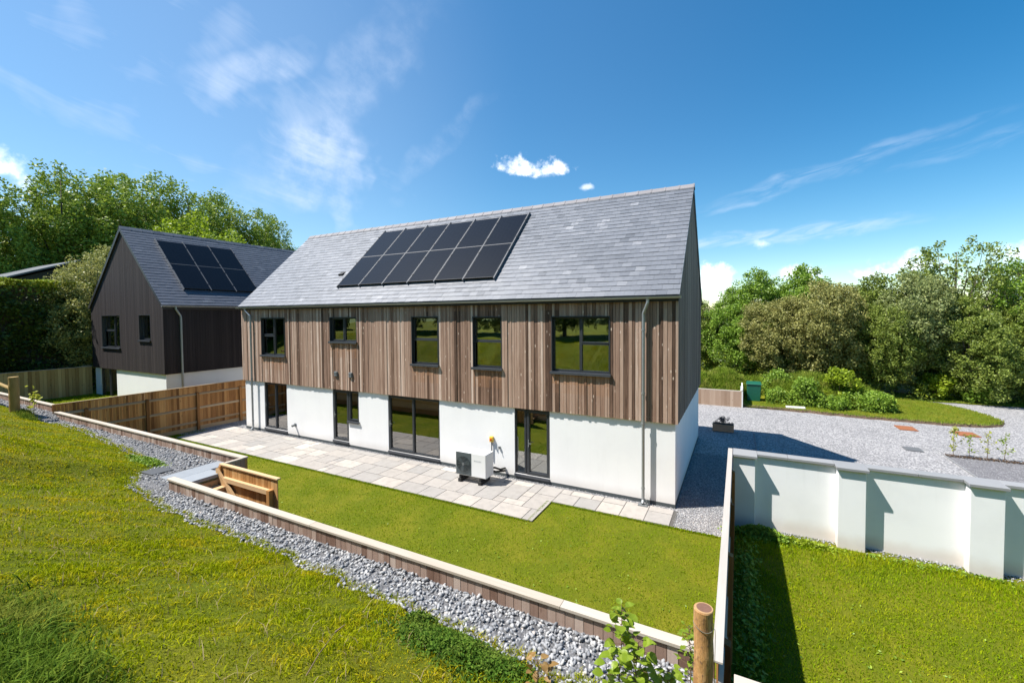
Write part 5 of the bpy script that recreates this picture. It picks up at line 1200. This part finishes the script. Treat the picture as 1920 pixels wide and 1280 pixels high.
tl = [  # x, y, scale, which, label
 (-60.0, 1.0, 0.93, 0, 'tall leafy tree at the far left edge behind the barn'),
 (-61.0, 6.3, 1.02, 1, 'tall leafy tree with a rounded top above the barn roof'),
 (-66.0, 9.5, 1.08, 0, 'tall leafy tree standing back between the barn and the black gable'),
 (-60.0, 11.4, 1.08, 0, 'highest leafy tree just left of the black house gable'),
 (-63.0, 16.0, 1.13, 1, 'tall leafy tree rising behind the peak of the black house'),
 (-60.0, 18.6, 1.09, 0, 'tall leafy tree right behind the solar panels of the black house'),
 (-64.0, 23.0, 1.08, 1, 'narrow topped leafy tree behind the ridge of the black house'),
 (-59.0, 24.6, 1.03, 0, 'leafy tree behind the right half of the black house ridge'),
 (-62.0, 29.5, 1.00, 1, 'leafy tree second from the right of the tall row behind the black house'),
 (-60.0, 34.0, 0.80, 0, 'lowest leafy tree at the right end of the tall row behind the houses'),
 (-68.0, -4.0, 1.0, 1, 'tall leafy tree cut off by the left edge of the picture'),
 (-70.0, 14.0, 1.16, 1, 'tall leafy tree filling the gap at the back of the row'),
]
used = set()
for i, (x, y, s_, w_, lb) in enumerate(tl):
    src = (tallA, tallB)[w_]; place(src, x, y, 0.9, i*1.7, (s_*1.15, s_*1.15, s_), lb, first=w_ not in used); used.add(w_)
yt = make_tree('small_tree', 'bright yellow green tree peeping over the ridge of the black house', 'tree', None, [(0, 0, 8.6, 3.2, 3.2, 3.0), (1.5, 2.2, 8.0, 2.4, 2.4, 2.2)], 170, 90, 0.55, 0.22, 0.2, 3.0, 'leaves_bright', 41, 0.5)
place(yt, -42.0, 9.9, 0.9, 0.6, 1.13, first=True)
wl = make_tree('willow_bush', 'pale olive willow bush spilling over the hedge against the black gable', 'bush', None, [(0, 0, 4.8, 1.9, 1.9, 3.2), (0.5, -1.1, 3.6, 1.4, 1.3, 2.4), (0.0, 1.3, 6.3, 1.3, 1.3, 2.5)], 520, 90, 0.36, 0.105, 0.12, 1.0, 'leaves_willow', 43, 0.4)
place(wl, -32.0, -0.7, 0.9, 0.3, 0.98, first=True)
# clipped hedge
def hedge():
    root = thing('hedge', 'tall dark clipped hedge with a sunlit top of new growth beyond the olive fence', 'hedge', (-33.5, -7, 0.9))
    g = np.random.default_rng(51); P = []
    def face(n, fx): P.append(fx(n))
    H0, H1 = 0.9, 7.0
    def bumps(a, b): return 0.28*np.sin(a*1.9+np.sin(b*1.3)*2)+0.2*np.sin(a*3.7+b*2.9)+g.normal(0, 0.13, len(a))
    n = 52000; y = g.uniform(-17, -0.8, n); z = g.uniform(H0, H1, n); x = -31.4+0.55*bumps(y, z)-0.25*((z-H0)/(H1-H0))**3; P.append(np.stack([x, y, z], 1))
    n = 26000; y = g.uniform(-17, -0.8, n); x = g.uniform(-36, -31.3, n); z = H1+0.16*bumps(y*1.3, x); P.append(np.stack([x, y, z], 1))
    n = 9000; x = g.uniform(-36, -31.3, n); z = g.uniform(H0, H1, n); y = -0.8+0.5*bumps(x, z); P.append(np.stack([x, y, z], 1))
    P = np.concatenate(P)
    nm = len(P); k_ = g.random(nm) < 0.55+0.45*np.sin(P[:, 1]*1.7+np.sin(P[:, 2]*2.1)*1.5)*np.sin(P[:, 2]*1.9+P[:, 0])
    P = P[k_]
    keep(clump_leaves('foliage', P, 0.17, M['leaves_hedge'], None, 1.0, np.clip(g.normal(.35, .2, len(P))+0.75*np.clip((P[:, 2]-6.2)/0.7, 0, 1), 0, 1)), root)  # top leaves toned brighter: new growth, plus sunlight put into the colour
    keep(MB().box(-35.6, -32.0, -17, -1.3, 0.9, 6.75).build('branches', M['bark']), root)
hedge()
# barn
barn = thing('barn', 'dark barn with a grey metal roof half hidden behind the hedge', 'barn', (-52, 2.8, 0.9))
keep(MB().prism([(-45.2, -0.5, 0.9), (-45.2, 6.1, 0.9), (-45.2, 6.1, 7.95), (-45.2, 2.8, 9.35), (-45.2, -0.5, 7.95)], (-22, 0, 0)).build('wall', M['barn_wall']), barn)
mb = MB()
for y0, ym in ((-1.0, 2.8), (6.6, 2.8)): mb.hexa([(-44.7, y0, 7.92), (-68, y0, 7.92), (-68, ym, 9.52), (-44.7, ym, 9.52), (-44.7, y0, 8.04), (-68, y0, 8.04), (-68, ym, 9.64), (-44.7, ym, 9.64)])
keep(mb.build('roof', M['barn_roof']), barn)
# right hand hedgerow
G2 = 'trees of the overgrown hedgerow behind the drive'
rA = make_tree('hedgerow_tree', '', 'tree', G2, [(0, 0, 3.6, 2.3, 1.9, 3.3), (1.3, 0.4, 2.8, 1.6, 1.5, 2.6), (-1.3, 0.2, 2.7, 1.6, 1.5, 2.5), (0.4, -0.3, 5.4, 1.4, 1.3, 2.0)], 620, 95, 0.36, 0.125, 0.13, 0.8, 'leaves_green', 61, 0.45, 26, 0.3, 0.9)
rB = make_tree('hedgerow_tree', '', 'tree', G2, [(0, 0, 3.2, 2.4, 2.0, 3.1), (0.9, 0.2, 4.2, 1.7, 1.5, 2.4), (-1.0, 0.2, 3.9, 1.7, 1.6, 2.4)], 800, 85, 0.30, 0.105, 0.11, 0.6, 'leaves_olive', 67, 0.4)
rC = make_tree('airy_tree', '', 'tree', G2, [(0, 0, 6.2, 2.2, 1.9, 2.0), (1.2, 0.2, 4.9, 1.7, 1.5, 2.0), (-1.3, 0.3, 4.6, 1.8, 1.5, 2.2), (0, 0, 2.8, 2.3, 1.9, 2.4)], 300, 62, 0.33, 0.125, 0.13, 1.6, 'leaves_mid', 71, 0.4, 70)
hr = [
 (-1.6, 24.6, 0.80, 'A', 'leaves_mid', 'rounded green tree beside the right corner of the house'),
 (1.0, 23.6, 0.93, 'A', 'leaves_green', 'dark green hedgerow tree above the low boarded wall'),
 (3.2, 24.6, 1.10, 'A', 'leaves_green', 'fresh green tree with a spiky top behind the green bin'),
 (3.9, 21.6, 0.94, 'B', 'leaves_olive', 'pale olive bushy tree in front of the fresh green ones'),
 (5.7, 25.4, 1.14, 'A', 'leaves_green', 'fresh green tree whose top shows above the olive ones'),
 (6.6, 22.0, 1.08, 'B', 'leaves_olive', 'broad pale brown flecked tree in the middle of the hedgerow'),
 (8.8, 24.0, 1.00, 'A', 'leaves_mid', 'green tree in the dip of the hedgerow skyline'),
 (9.2, 21.8, 0.86, 'B', 'leaves_mid', 'lower mid green tree in front of the dip in the hedgerow'),
 (11.2, 22.8, 1.13, 'B', 'leaves_grey', 'grey green tree left of the tall airy one'),
 (13.4, 23.8, 1.17, 'C', 'leaves_mid', 'tallest tree of the hedgerow with sky showing through its top'),
 (13.0, 21.2, 0.78, 'A', 'leaves_mid', 'dense lower green tree under the tall airy one'),
 (16.2, 24.0, 1.02, 'C', 'leaves_green', 'airy green tree with a small tuft at the right of the hedgerow'),
 (15.6, 21.8, 0.80, 'A', 'leaves_mid', 'dense green tree near the right edge of the picture'),
 (18.4, 22.6, 0.98, 'A', 'leaves_green', 'last green tree at the right edge of the picture'),
 (-4.0, 25.5, 0.8, 'B', 'leaves_mid', 'low tree mostly hidden behind the house'),
]
used = set()
for i, (x, y, s_, w_, m_, lb) in enumerate(hr):
    src = dict(A=rA, B=rB, C=rC)[w_]; place(src, x, y, 0.05, i*2.1, (s_*1.05, s_*1.05, s_), lb, m_, first=w_ not in used); used.add(w_)
# dark understorey below the trees
def understorey():
    g = np.random.default_rng(81); n = 30000; x = g.uniform(-5, 24, n); z = g.uniform(0, 2.6, n)*g.random(n)**0.3
    y = 20.9+0.05*(x-5)+0.6*np.sin(x*1.1)+0.35*np.sin(x*2.7+z*2)+g.normal(0, 0.3, n)+z*0.3
    k_ = g.random(n) < 0.5+0.5*np.sin(x*2.3+np.sin(z*3))
    tag(clump_leaves('undergrowth', np.stack([x, y, z], 1)[k_], 0.15, M['leaves_hedge'], None, 0.8), 'shaded brambles and undergrowth at the foot of the hedgerow', 'undergrowth', kind='stuff')
understorey()
# ------------------------------------------------------------------ verge and rough grass mound
VP = [(-3.0, 14.3), (1.7, 14.3), (3.0, 14.15), (4.6, 14.05), (6.4, 13.80), (8.0, 13.75), (9.6, 13.72), (11.0, 13.9), (11.75, 14.45), (12.15, 15.3), (12.1, 16.6), (11.7, 18.2), (11.2, 19.3), (9.2, 19.9), (7.8, 20.5), (7.0, 22.6), (-3.0, 22.6)]
def wobble(poly, a=0.07):
    out = []
    for i, (p, q) in enumerate(zip(poly, poly[1:]+poly[:1])):
        n = max(1, int(math.dist(p, q)/0.3))
        for t in range(n): out.append((p[0]+(q[0]-p[0])*t/n+R_.uniform(-a, a)*0.5, p[1]+(q[1]-p[1])*t/n+R_.uniform(-a, a)))
    return out
vp = wobble(VP); mb = MB(); cx, cy = 4.5, 17.5
inner = [(cx+(p[0]-cx)*0.985, cy+(p[1]-cy)*0.955) for p in vp]
for i in range(len(vp)):
    j = (i+1) % len(vp); mb.add([(vp[i][0], vp[i][1], -0.01), (vp[j][0], vp[j][1], -0.01), (inner[j][0], inner[j][1], 0.13), (inner[i][0], inner[i][1], 0.13)], [(0, 1, 2, 3)])
o = mb.build('verge_edge', M['soil']); o['kind'] = 'structure'
o = MB().sheet(inner, 0.131).build('verge', M['grass_ground']); o['kind'] = 'structure'
strip2 = [(8.6, 20.55), (10.5, 20.2), (13, 20.1), (16, 20.2), (24, 20.6), (24, 22.6), (8, 22.6)]
o = MB().sheet(wobble(strip2), 0.03).build('verge', M['grass_ground']); o['kind'] = 'structure'
from mathutils.geometry import intersect_point_tri_2d
def in_poly(x, y, poly):
    px = np.array([p[0] for p in poly]); py = np.array([p[1] for p in poly]); c = np.zeros(len(x), bool); j = len(px)-1
    for i in range(len(px)):
        with np.errstate(divide='ignore', invalid='ignore'):
            cond = ((py[i] > y) != (py[j] > y)) & (x < (px[j]-px[i])*(y-py[i])/(py[j]-py[i])+px[i])
        c ^= cond; j = i
    return c
x, y = scat(-3, 24, 13.5, 22.6, 120000); k_ = in_poly(x, y, vp); k2 = in_poly(x, y, strip2)
P = np.concatenate([np.stack([x[k_], y[k_], np.full(k_.sum(), 0.10)], 1), np.stack([x[k2], y[k2], np.full(k2.sum(), 0.02)], 1)])
hh = np.where(P[:, 1] < 14.2, 0.09, 0.075)
tag(blades('verge_grass', P, hh, 0.022, M['verge_blades'], 0.7), 'short grass on the raised verge beyond the drive', 'grass', kind='stuff')
def mound_z(x, y):
    a = np.clip((x+4)/2, 0, 1)*np.clip((8.9-x)/1.6, 0, 1); b = np.clip((y-np.interp(x, [-4, 2.7, 3.2, 9], [14.4, 16.6, 15.4, 15.3]))/1.3, 0, 1)*np.clip((20-y)/1.5, 0, 1)
    s_ = a*(3-2*a)*a*b*(3-2*b)*b*0+np.minimum(a, 1)*b
    return 0.10+s_*(0.95+0.25*np.sin(x*1.3+1)+0.15*np.sin(x*3.1+y*1.7))
xs = np.linspace(-4, 9, 90); ys = np.linspace(14.2, 20.4, 50)
o = grid_mesh('mound', xs, ys, lambda X, Y: mound_z(X, Y)-0.04, M['grass_ground']); o['kind'] = 'structure'
x, y = scat(-4, 8.6, 14.5, 19.6, 60000); z = mound_z(x, y); k_ = z > 0.25; P = np.stack([x, y, z-0.05], 1)[k_]
k3 = ~((P[:, 0] > 1.6) & (P[:, 0] < 2.9) & (P[:, 1] < 16.35)); P = P[k3]
tag(blades('rough_grass', P, 0.30*(0.5+rng.random(len(P))), 0.030, M['verge_blades'], 0.6), 'long rough grass and nettles on the mound behind the green bin', 'grass', kind='stuff')
def bush(cx, cy, r_, h, n, m, label, leaf=0.10, z0=0.1, seed=1, cat='bush', name='bush', lumps=26):
    root = thing(name, label, cat, (cx, cy, z0)); g = np.random.default_rng(seed)
    P, ctr = crown_points([(0, 0, h*0.5, r_, r_*0.8, h*0.55)], lumps, n//lumps, r_*0.36, seed, 0.4, 0.02)
    clump_leaves('foliage', P, leaf, M[m], root, 0.8, np.clip(g.normal(.5, .22, len(P)), 0, 1))
    mb = MB()
    for c in ctr[:9]: mb.tube([(0, 0, 0), (c[0]*.4, c[1]*.4, c[2]*.6), tuple(c)], [0.025, 0.015, 0.005], 5)
    mb.build('stems', M['stem'], root); return root
bush(4.55, 15.6, 0.75, 1.35, 5200, 'leaves_green', 'dark leafy bush on the verge right of the green bin', seed=91)
bush(6.25, 16.2, 0.80, 1.75, 4600, 'leaves_bright', 'bright green leafy bush standing highest on the mound', 0.13, seed=92)
bush(7.3, 15.6, 0.95, 0.85, 5600, 'leaves_green', 'low spreading dark bush at the right end of the mound', 0.09, seed=93)
bush(6.0, 15.2, 0.75, 0.62, 3600, 'leaves_green', 'low dark bush at the foot of the mound', 0.09, seed=94)
bush(3.4, 17.3, 0.9, 1.5, 3600, 'verge_blades' if False else 'leaves_green', 'tangle of tall weeds behind the green bin', 0.10, seed=95)
bush(11.6, 21.2, 0.9, 1.25, 3600, 'leaves_bright', 'bright leafed low bush in front of the hedgerow trees', 0.15, seed=96)
bush(13.3, 20.8, 0.9, 1.0, 3400, 'leaves_green', 'green low bush at the hedgerow foot near the right edge', 0.12, seed=97)
g = np.random.default_rng(140); n = 16000; x = g.uniform(2.8, 8.3, n); y = 15.1+g.normal(0.9, 0.55, n)+0.4*np.sin(x*2.1); z = 0.1+g.random(n)*(0.35+0.55*vnoise(x, y, 1.6)+0.35*vnoise(x, y*0, 3.3)); k_ = (y > 14.75+0.25*vnoise(x, x*0, 2.0))
tag(clump_leaves('undergrowth', np.stack([x, y, z], 1)[k_], 0.095, M['leaves_green'], None, 0.9), 'tangled weeds joining the bushes on the verge', 'undergrowth', kind='stuff')
# outbuilding glimpsed at the right edge
ob = thing('outbuilding', 'grey roofed outbuilding glimpsed through the trees at the right edge', 'outbuilding', (22, 29, 0))
keep(MB().box(18.6, 30, 27, 34, 0, 5.4).build('wall', M['barn_wall']), ob)
keep(MB().prism([(18.2, 26.6, 5.42), (18.2, 30.5, 7.2), (18.2, 34.4, 5.42)], (12.5, 0, 0)).build('roof', M['barn_roof']), ob)

# ------------------------------------------------------------------ saplings on the drive
def sapling(cx, cy, z0, h, n, leaf, m, label, seed, group=None, spread=0.22, name='sapling', lean=(0.03, 0)):
    root = thing(name, label, 'sapling', (cx, cy, z0), 0, group); g = np.random.default_rng(seed); mb = MB()
    top = Vector((lean[0], lean[1], h)); mb.tube([(0, 0, -0.02), tuple(top*0.5+Vector((g.normal(0, .02), g.normal(0, .02), 0))), tuple(top)], [0.008, 0.006, 0.002], 6)
    P = []
    for i in range(max(4, n//9)):
        t = g.uniform(0.15, 0.95); a = g.uniform(0, 2*math.pi); b = top*t; l = spread*(1.1-t*0.7)*g.uniform(.5, 1.2); e = b+Vector((math.cos(a)*l, math.sin(a)*l, l*0.7)); mb.tube([tuple(b), tuple((b+e)/2+Vector((0, 0, .01))), tuple(e)], [0.004, 0.003, 0.001], 4)
        for q in range(6): u = g.uniform(.25, 1.0); P.append(np.array(b.lerp(e, u))+g.normal(0, leaf*0.45, 3))
    for q in range(n//3): t = g.uniform(.2, 1.02); P.append(np.array(top*t)+g.normal(0, leaf*0.5, 3))
    mb.build('stem', M['stem'], root); clump_leaves('leaves', np.array(P), leaf, M[m], root, 0.75, np.clip(g.normal(.5, .25, len(P)), 0, 1)); return root
G3 = 'young saplings planted along the edge of the bed'
for i, (x, y, h, n, m_, lb) in enumerate([
  (8.12, 8.42, 1.05, 120, 'leaves_yellow', 'leafy yellow green sapling at the left end of the planted row'),
  (8.52, 8.42, 0.75, 60, 'leaves_beech', 'thin short sapling second from the left of the planted row'),
  (8.98, 8.44, 1.00, 80, 'leaves_yellow', 'golden leafed sapling third from the left of the planted row'),
  (9.38, 8.44, 0.95, 75, 'leaves_beech', 'spreading sapling fourth from the left of the planted row'),
  (10.05, 8.48, 1.00, 65, 'leaves_beech', 'thin leafed sapling fifth from the left of the planted row'),
  (10.6, 8.50, 0.85, 60, 'leaves_green', 'sparse sapling last but one of the planted row'),
  (11.0, 8.50, 0.55, 50, 'leaves_yellow', 'short sapling at the right edge of the picture')]):
    sapling(x, y, 0.0, h, n, 0.075, m_, lb, 100+i, G3, 0.28)
x = rng.uniform(7.9, 12, 1500); y = 8.40+rng.normal(0, 0.07, 1500); z = 0.01+0.05*rng.random(1500)
tag(clump_leaves('mulch', np.stack([x, y, z], 1), 0.05, M['soil'], None, 0.4), 'dark mulch under the planted saplings', 'mulch', kind='stuff')
pb = np.random.default_rng(120); P, _c = crown_points([(0.87, 8.58, 0.50, 0.24, 0.16, 0.15), (0.62, 8.56, 0.36, 0.12, 0.1, 0.06), (1.15, 8.56, 0.36, 0.10, 0.1, 0.07)], 40, 40, 0.07, 121, 0.3, 0.3)
ps = thing('shrub', 'small dark shrub growing in the wooden trough planter', 'shrub', (0.87, 8.58, 0.29)); keep(clump_leaves('foliage', P, 0.035, M['leaves_dark_shrub'], None, 0.8), ps)
keep(MB().tube([(0.87, 8.58, 0.28), (0.88, 8.58, 0.5)], 0.012, 6).build('stem', M['stem']), ps)

# ------------------------------------------------------------------ near log post with wire, left post and rail
np_ = thing('log_post', 'peeling brown log post with wire, beside the near end of the right hand fence', 'post', (1.205, -8.0, 1.5))
def log(x, y, z0, z1, r_, m, tilt=(0, 0)):
    mb = MB(); n = 14; path = [(x+tilt[0]*t/n+0.004*math.sin(t*1.3), y+tilt[1]*t/n+0.003*math.sin(t*2.1), z0+(z1-z0)*t/n) for t in range(n+1)]; rs = [r_*(1.03-0.03*t/n+0.012*math.sin(t*1.9)) for t in range(n)]+[r_*0.985]
    return mb.tube(path, rs, 28)
keep(log(1.205, -8.0, 1.2, 2.79, 0.068, None).build('log', M['log_post'], smooth=False), np_)
e = MB().tube([(0, 0, 0), (0, 0, 0.006)], [0.0655, 0.062], 28).build('sawn_end', M['log_end']); e.location = (1.208, -7.998, 2.7905); bpy.context.view_layer.update(); keep(e, np_)
wv = MB(); pts = [(1.205+math.cos(a*math.pi/12)*0.0715, -8.0+math.sin(a*math.pi/12)*0.0715, 2.665+0.012*math.sin(a*0.5+1.2)) for a in range(26)]; wv.tube(pts, 0.0022, 5)
wv.tube([(1.277, -8.01, 2.665), (1.285, -8.03, 2.672), (1.288, -8.035, 2.64), (1.283, -8.02, 2.3), (1.29, -8.0, 1.9), (1.287, -8.01, 1.45)], 0.0022, 5); keep(wv.build('wire', M['wire']), np_)
keep(MB().box(1.296, 1.345, -7.99, -7.95, 1.2, 2.62).build('batten', M['cap_timber_y']), np_) if False else None
lp = thing('log_post', 'olive brown log post standing in the grass at the left edge', 'post', (-20.75, -6.35, 1.7))
keep(log(-20.75, -6.35, 1.5, 3.02, 0.125, None).build('log', M['olive_post']), lp)
keep(MB().tube([(-20.8, -6.38, 2.60), (-22.5, -6.37, 2.72), (-25.5, -6.30, 2.80)], 0.055, 10).build('rail', M['olive_post']), lp)
sapling(-20.0, -6.1, 1.66, 1.05, 46, 0.13, 'leaves_yellow', 'yellow leafed seedling beside the left log post', 131, None, 0.16)

# foreground beech seedlings, with real bent leaves
def beech(cx, cy, h, label, seed, n, leaf, lean=(0, 0), mat_='leaves_beech', name='seedling', bot=0.15):
    z0 = float(bank_z(cx, cy)); root = thing(name, label, 'seedling', (cx, cy, z0)); g = random.Random(seed)
    top = Vector((lean[0], lean[1], h)); mb = MB(); stem = [Vector((0, 0, -0.05)), top*0.35+Vector((g.uniform(-.02, .02), 0, 0)), top*0.7+Vector((g.uniform(-.02, .02), g.uniform(-.02, .02), 0)), top]
    mb.tube([tuple(p) for p in stem], [0.007, 0.006, 0.004, 0.002], 7)
    V = []; F = []; VAR = []
    def at(t):
        t = max(0, min(0.999, t))*3; i = int(t); return stem[i].lerp(stem[i+1], t-i)
    for i in range(n):
        t = bot+(1.0-bot)*(i+0.5)/n; b = at(t); a = i*2.4+g.uniform(-.5, .5); l = g.uniform(0.02, 0.15)*(1.15-t*0.6)
        d = Vector((math.cos(a), math.sin(a), g.uniform(-0.05, 0.75))).normalized(); p = b+d*l; mb.tube([tuple(b), tuple((b+p)/2), tuple(p)], [0.003, 0.002, 0.0015], 4)
        s = leaf*g.uniform(.65, 1.2); u = (d+Vector((g.uniform(-.6, .6), g.uniform(-.6, .6), g.uniform(-.5, .3)))).normalized(); w = u.cross(Vector((g.uniform(-.4, .4), g.uniform(-.4, .4), 1))).normalized(); nn = w.cross(u)
        prof = [(0.0, 0.04), (0.18, 0.30), (0.42, 0.40), (0.68, 0.32), (0.88, 0.14), (1.0, 0.0)]; base = len(V)
        for q, (tt, wd) in enumerate(prof):
            c = p+u*(s*tt)-nn*(s*0.16*tt*tt); dr_ = nn*(s*wd*0.35)
            V += [tuple(c), tuple(c+w*s*wd+dr_), tuple(c-w*s*wd+dr_)]
            if q: k = base+3*q; F += [(k-3, k, k+1, k-2), (k-3, k-1, k+2, k)]; VAR += [min(1, max(0, g.gauss(.5, .25)))]*2
    mb.build('stem', M['stem'], root)
    npmesh('leaves', np.array(V), np.array(F), VAR, M[mat_], root); return root
beech(0.55, -8.02, 0.98, 'tallest lime green beech seedling in the foreground, left of the near post', 5, 70, 0.095, (0.04, 0.02))
beech(0.70, -8.12, 0.80, 'bushy lime green beech seedling just right of the tallest one', 9, 64, 0.092, (0.05, 0.0))
beech(0.93, -8.02, 0.62, 'lower beech seedling close to the foot of the near log post', 12, 48, 0.082, (0.02, 0.02))
beech(1.10, -7.80, 0.95, 'small leafed seedling rising against the left side of the near log post', 17, 80, 0.046, (-0.02, 0.02))
beech(-0.20, -8.00, 0.32, 'tiny seedling with reddish tips growing in the clover', 23, 14, 0.085, (0.02, 0), 'leaves_reddish')
beech(-0.05, -8.42, 0.22, 'tiny green seedling at the bottom edge below the clover', 29, 8, 0.070, (0.02, 0))
beech(1.02, -8.20, 0.45, 'lowest green seedling at the bottom edge, touching the near log post', 31, 34, 0.075, (0.02, 0))
cx, cy = -1.46, -9.36; z0 = float(bank_z(cx, cy))
o = MB().tube([(cx, cy, z0), (cx-0.02, cy+0.14, z0+0.08), (cx-0.03, cy+0.30, z0+0.14)], [0.006, 0.004, 0.002], 6).tube([(cx-0.03, cy+0.295, z0+0.138), (cx+0.0, cy+0.37, z0+0.165)], [0.009, 0.003], 6).build('dry_stalk', M['stem'])
tag(o, 'dry brown stalk leaning over the bank grass at the bottom', 'stalk')
# bushes on top of the bank behind the viewpoint: they show only as reflections in the panes
G4 = 'bushes on the bank top, seen reflected in the window panes'
for i, (x, y, s_, w_) in enumerate([(-27, -16.5, .75, 'A'), (-22.5, -15.6, .6, 'B'), (-18.0, -16.2, .8, 'A'), (-13.8, -15.6, .65, 'B'), (-9.4, -16.2, .85, 'A'), (-5.6, -15.4, .6, 'B'), (-2.0, -16.2, .8, 'A'), (1.8, -15.6, .62, 'B'), (5.6, -15.9, .8, 'A'), (9.6, -16.6, .75, 'B')]):
    place(dict(A=rA, B=rB)[w_], x, y, float(bank_z(x, y)), i*1.3, s_*1.25, ['low broad', 'small dense', 'tall rounded', 'thin', 'large dark', 'squat', 'spiky', 'small round', 'wide', 'loose'][i]+' bush on the bank top behind the viewpoint, number %s from the left' % ['one','two','three','four','five','six','seven','eight','nine','ten'][i], 'leaves_hedge', G4)
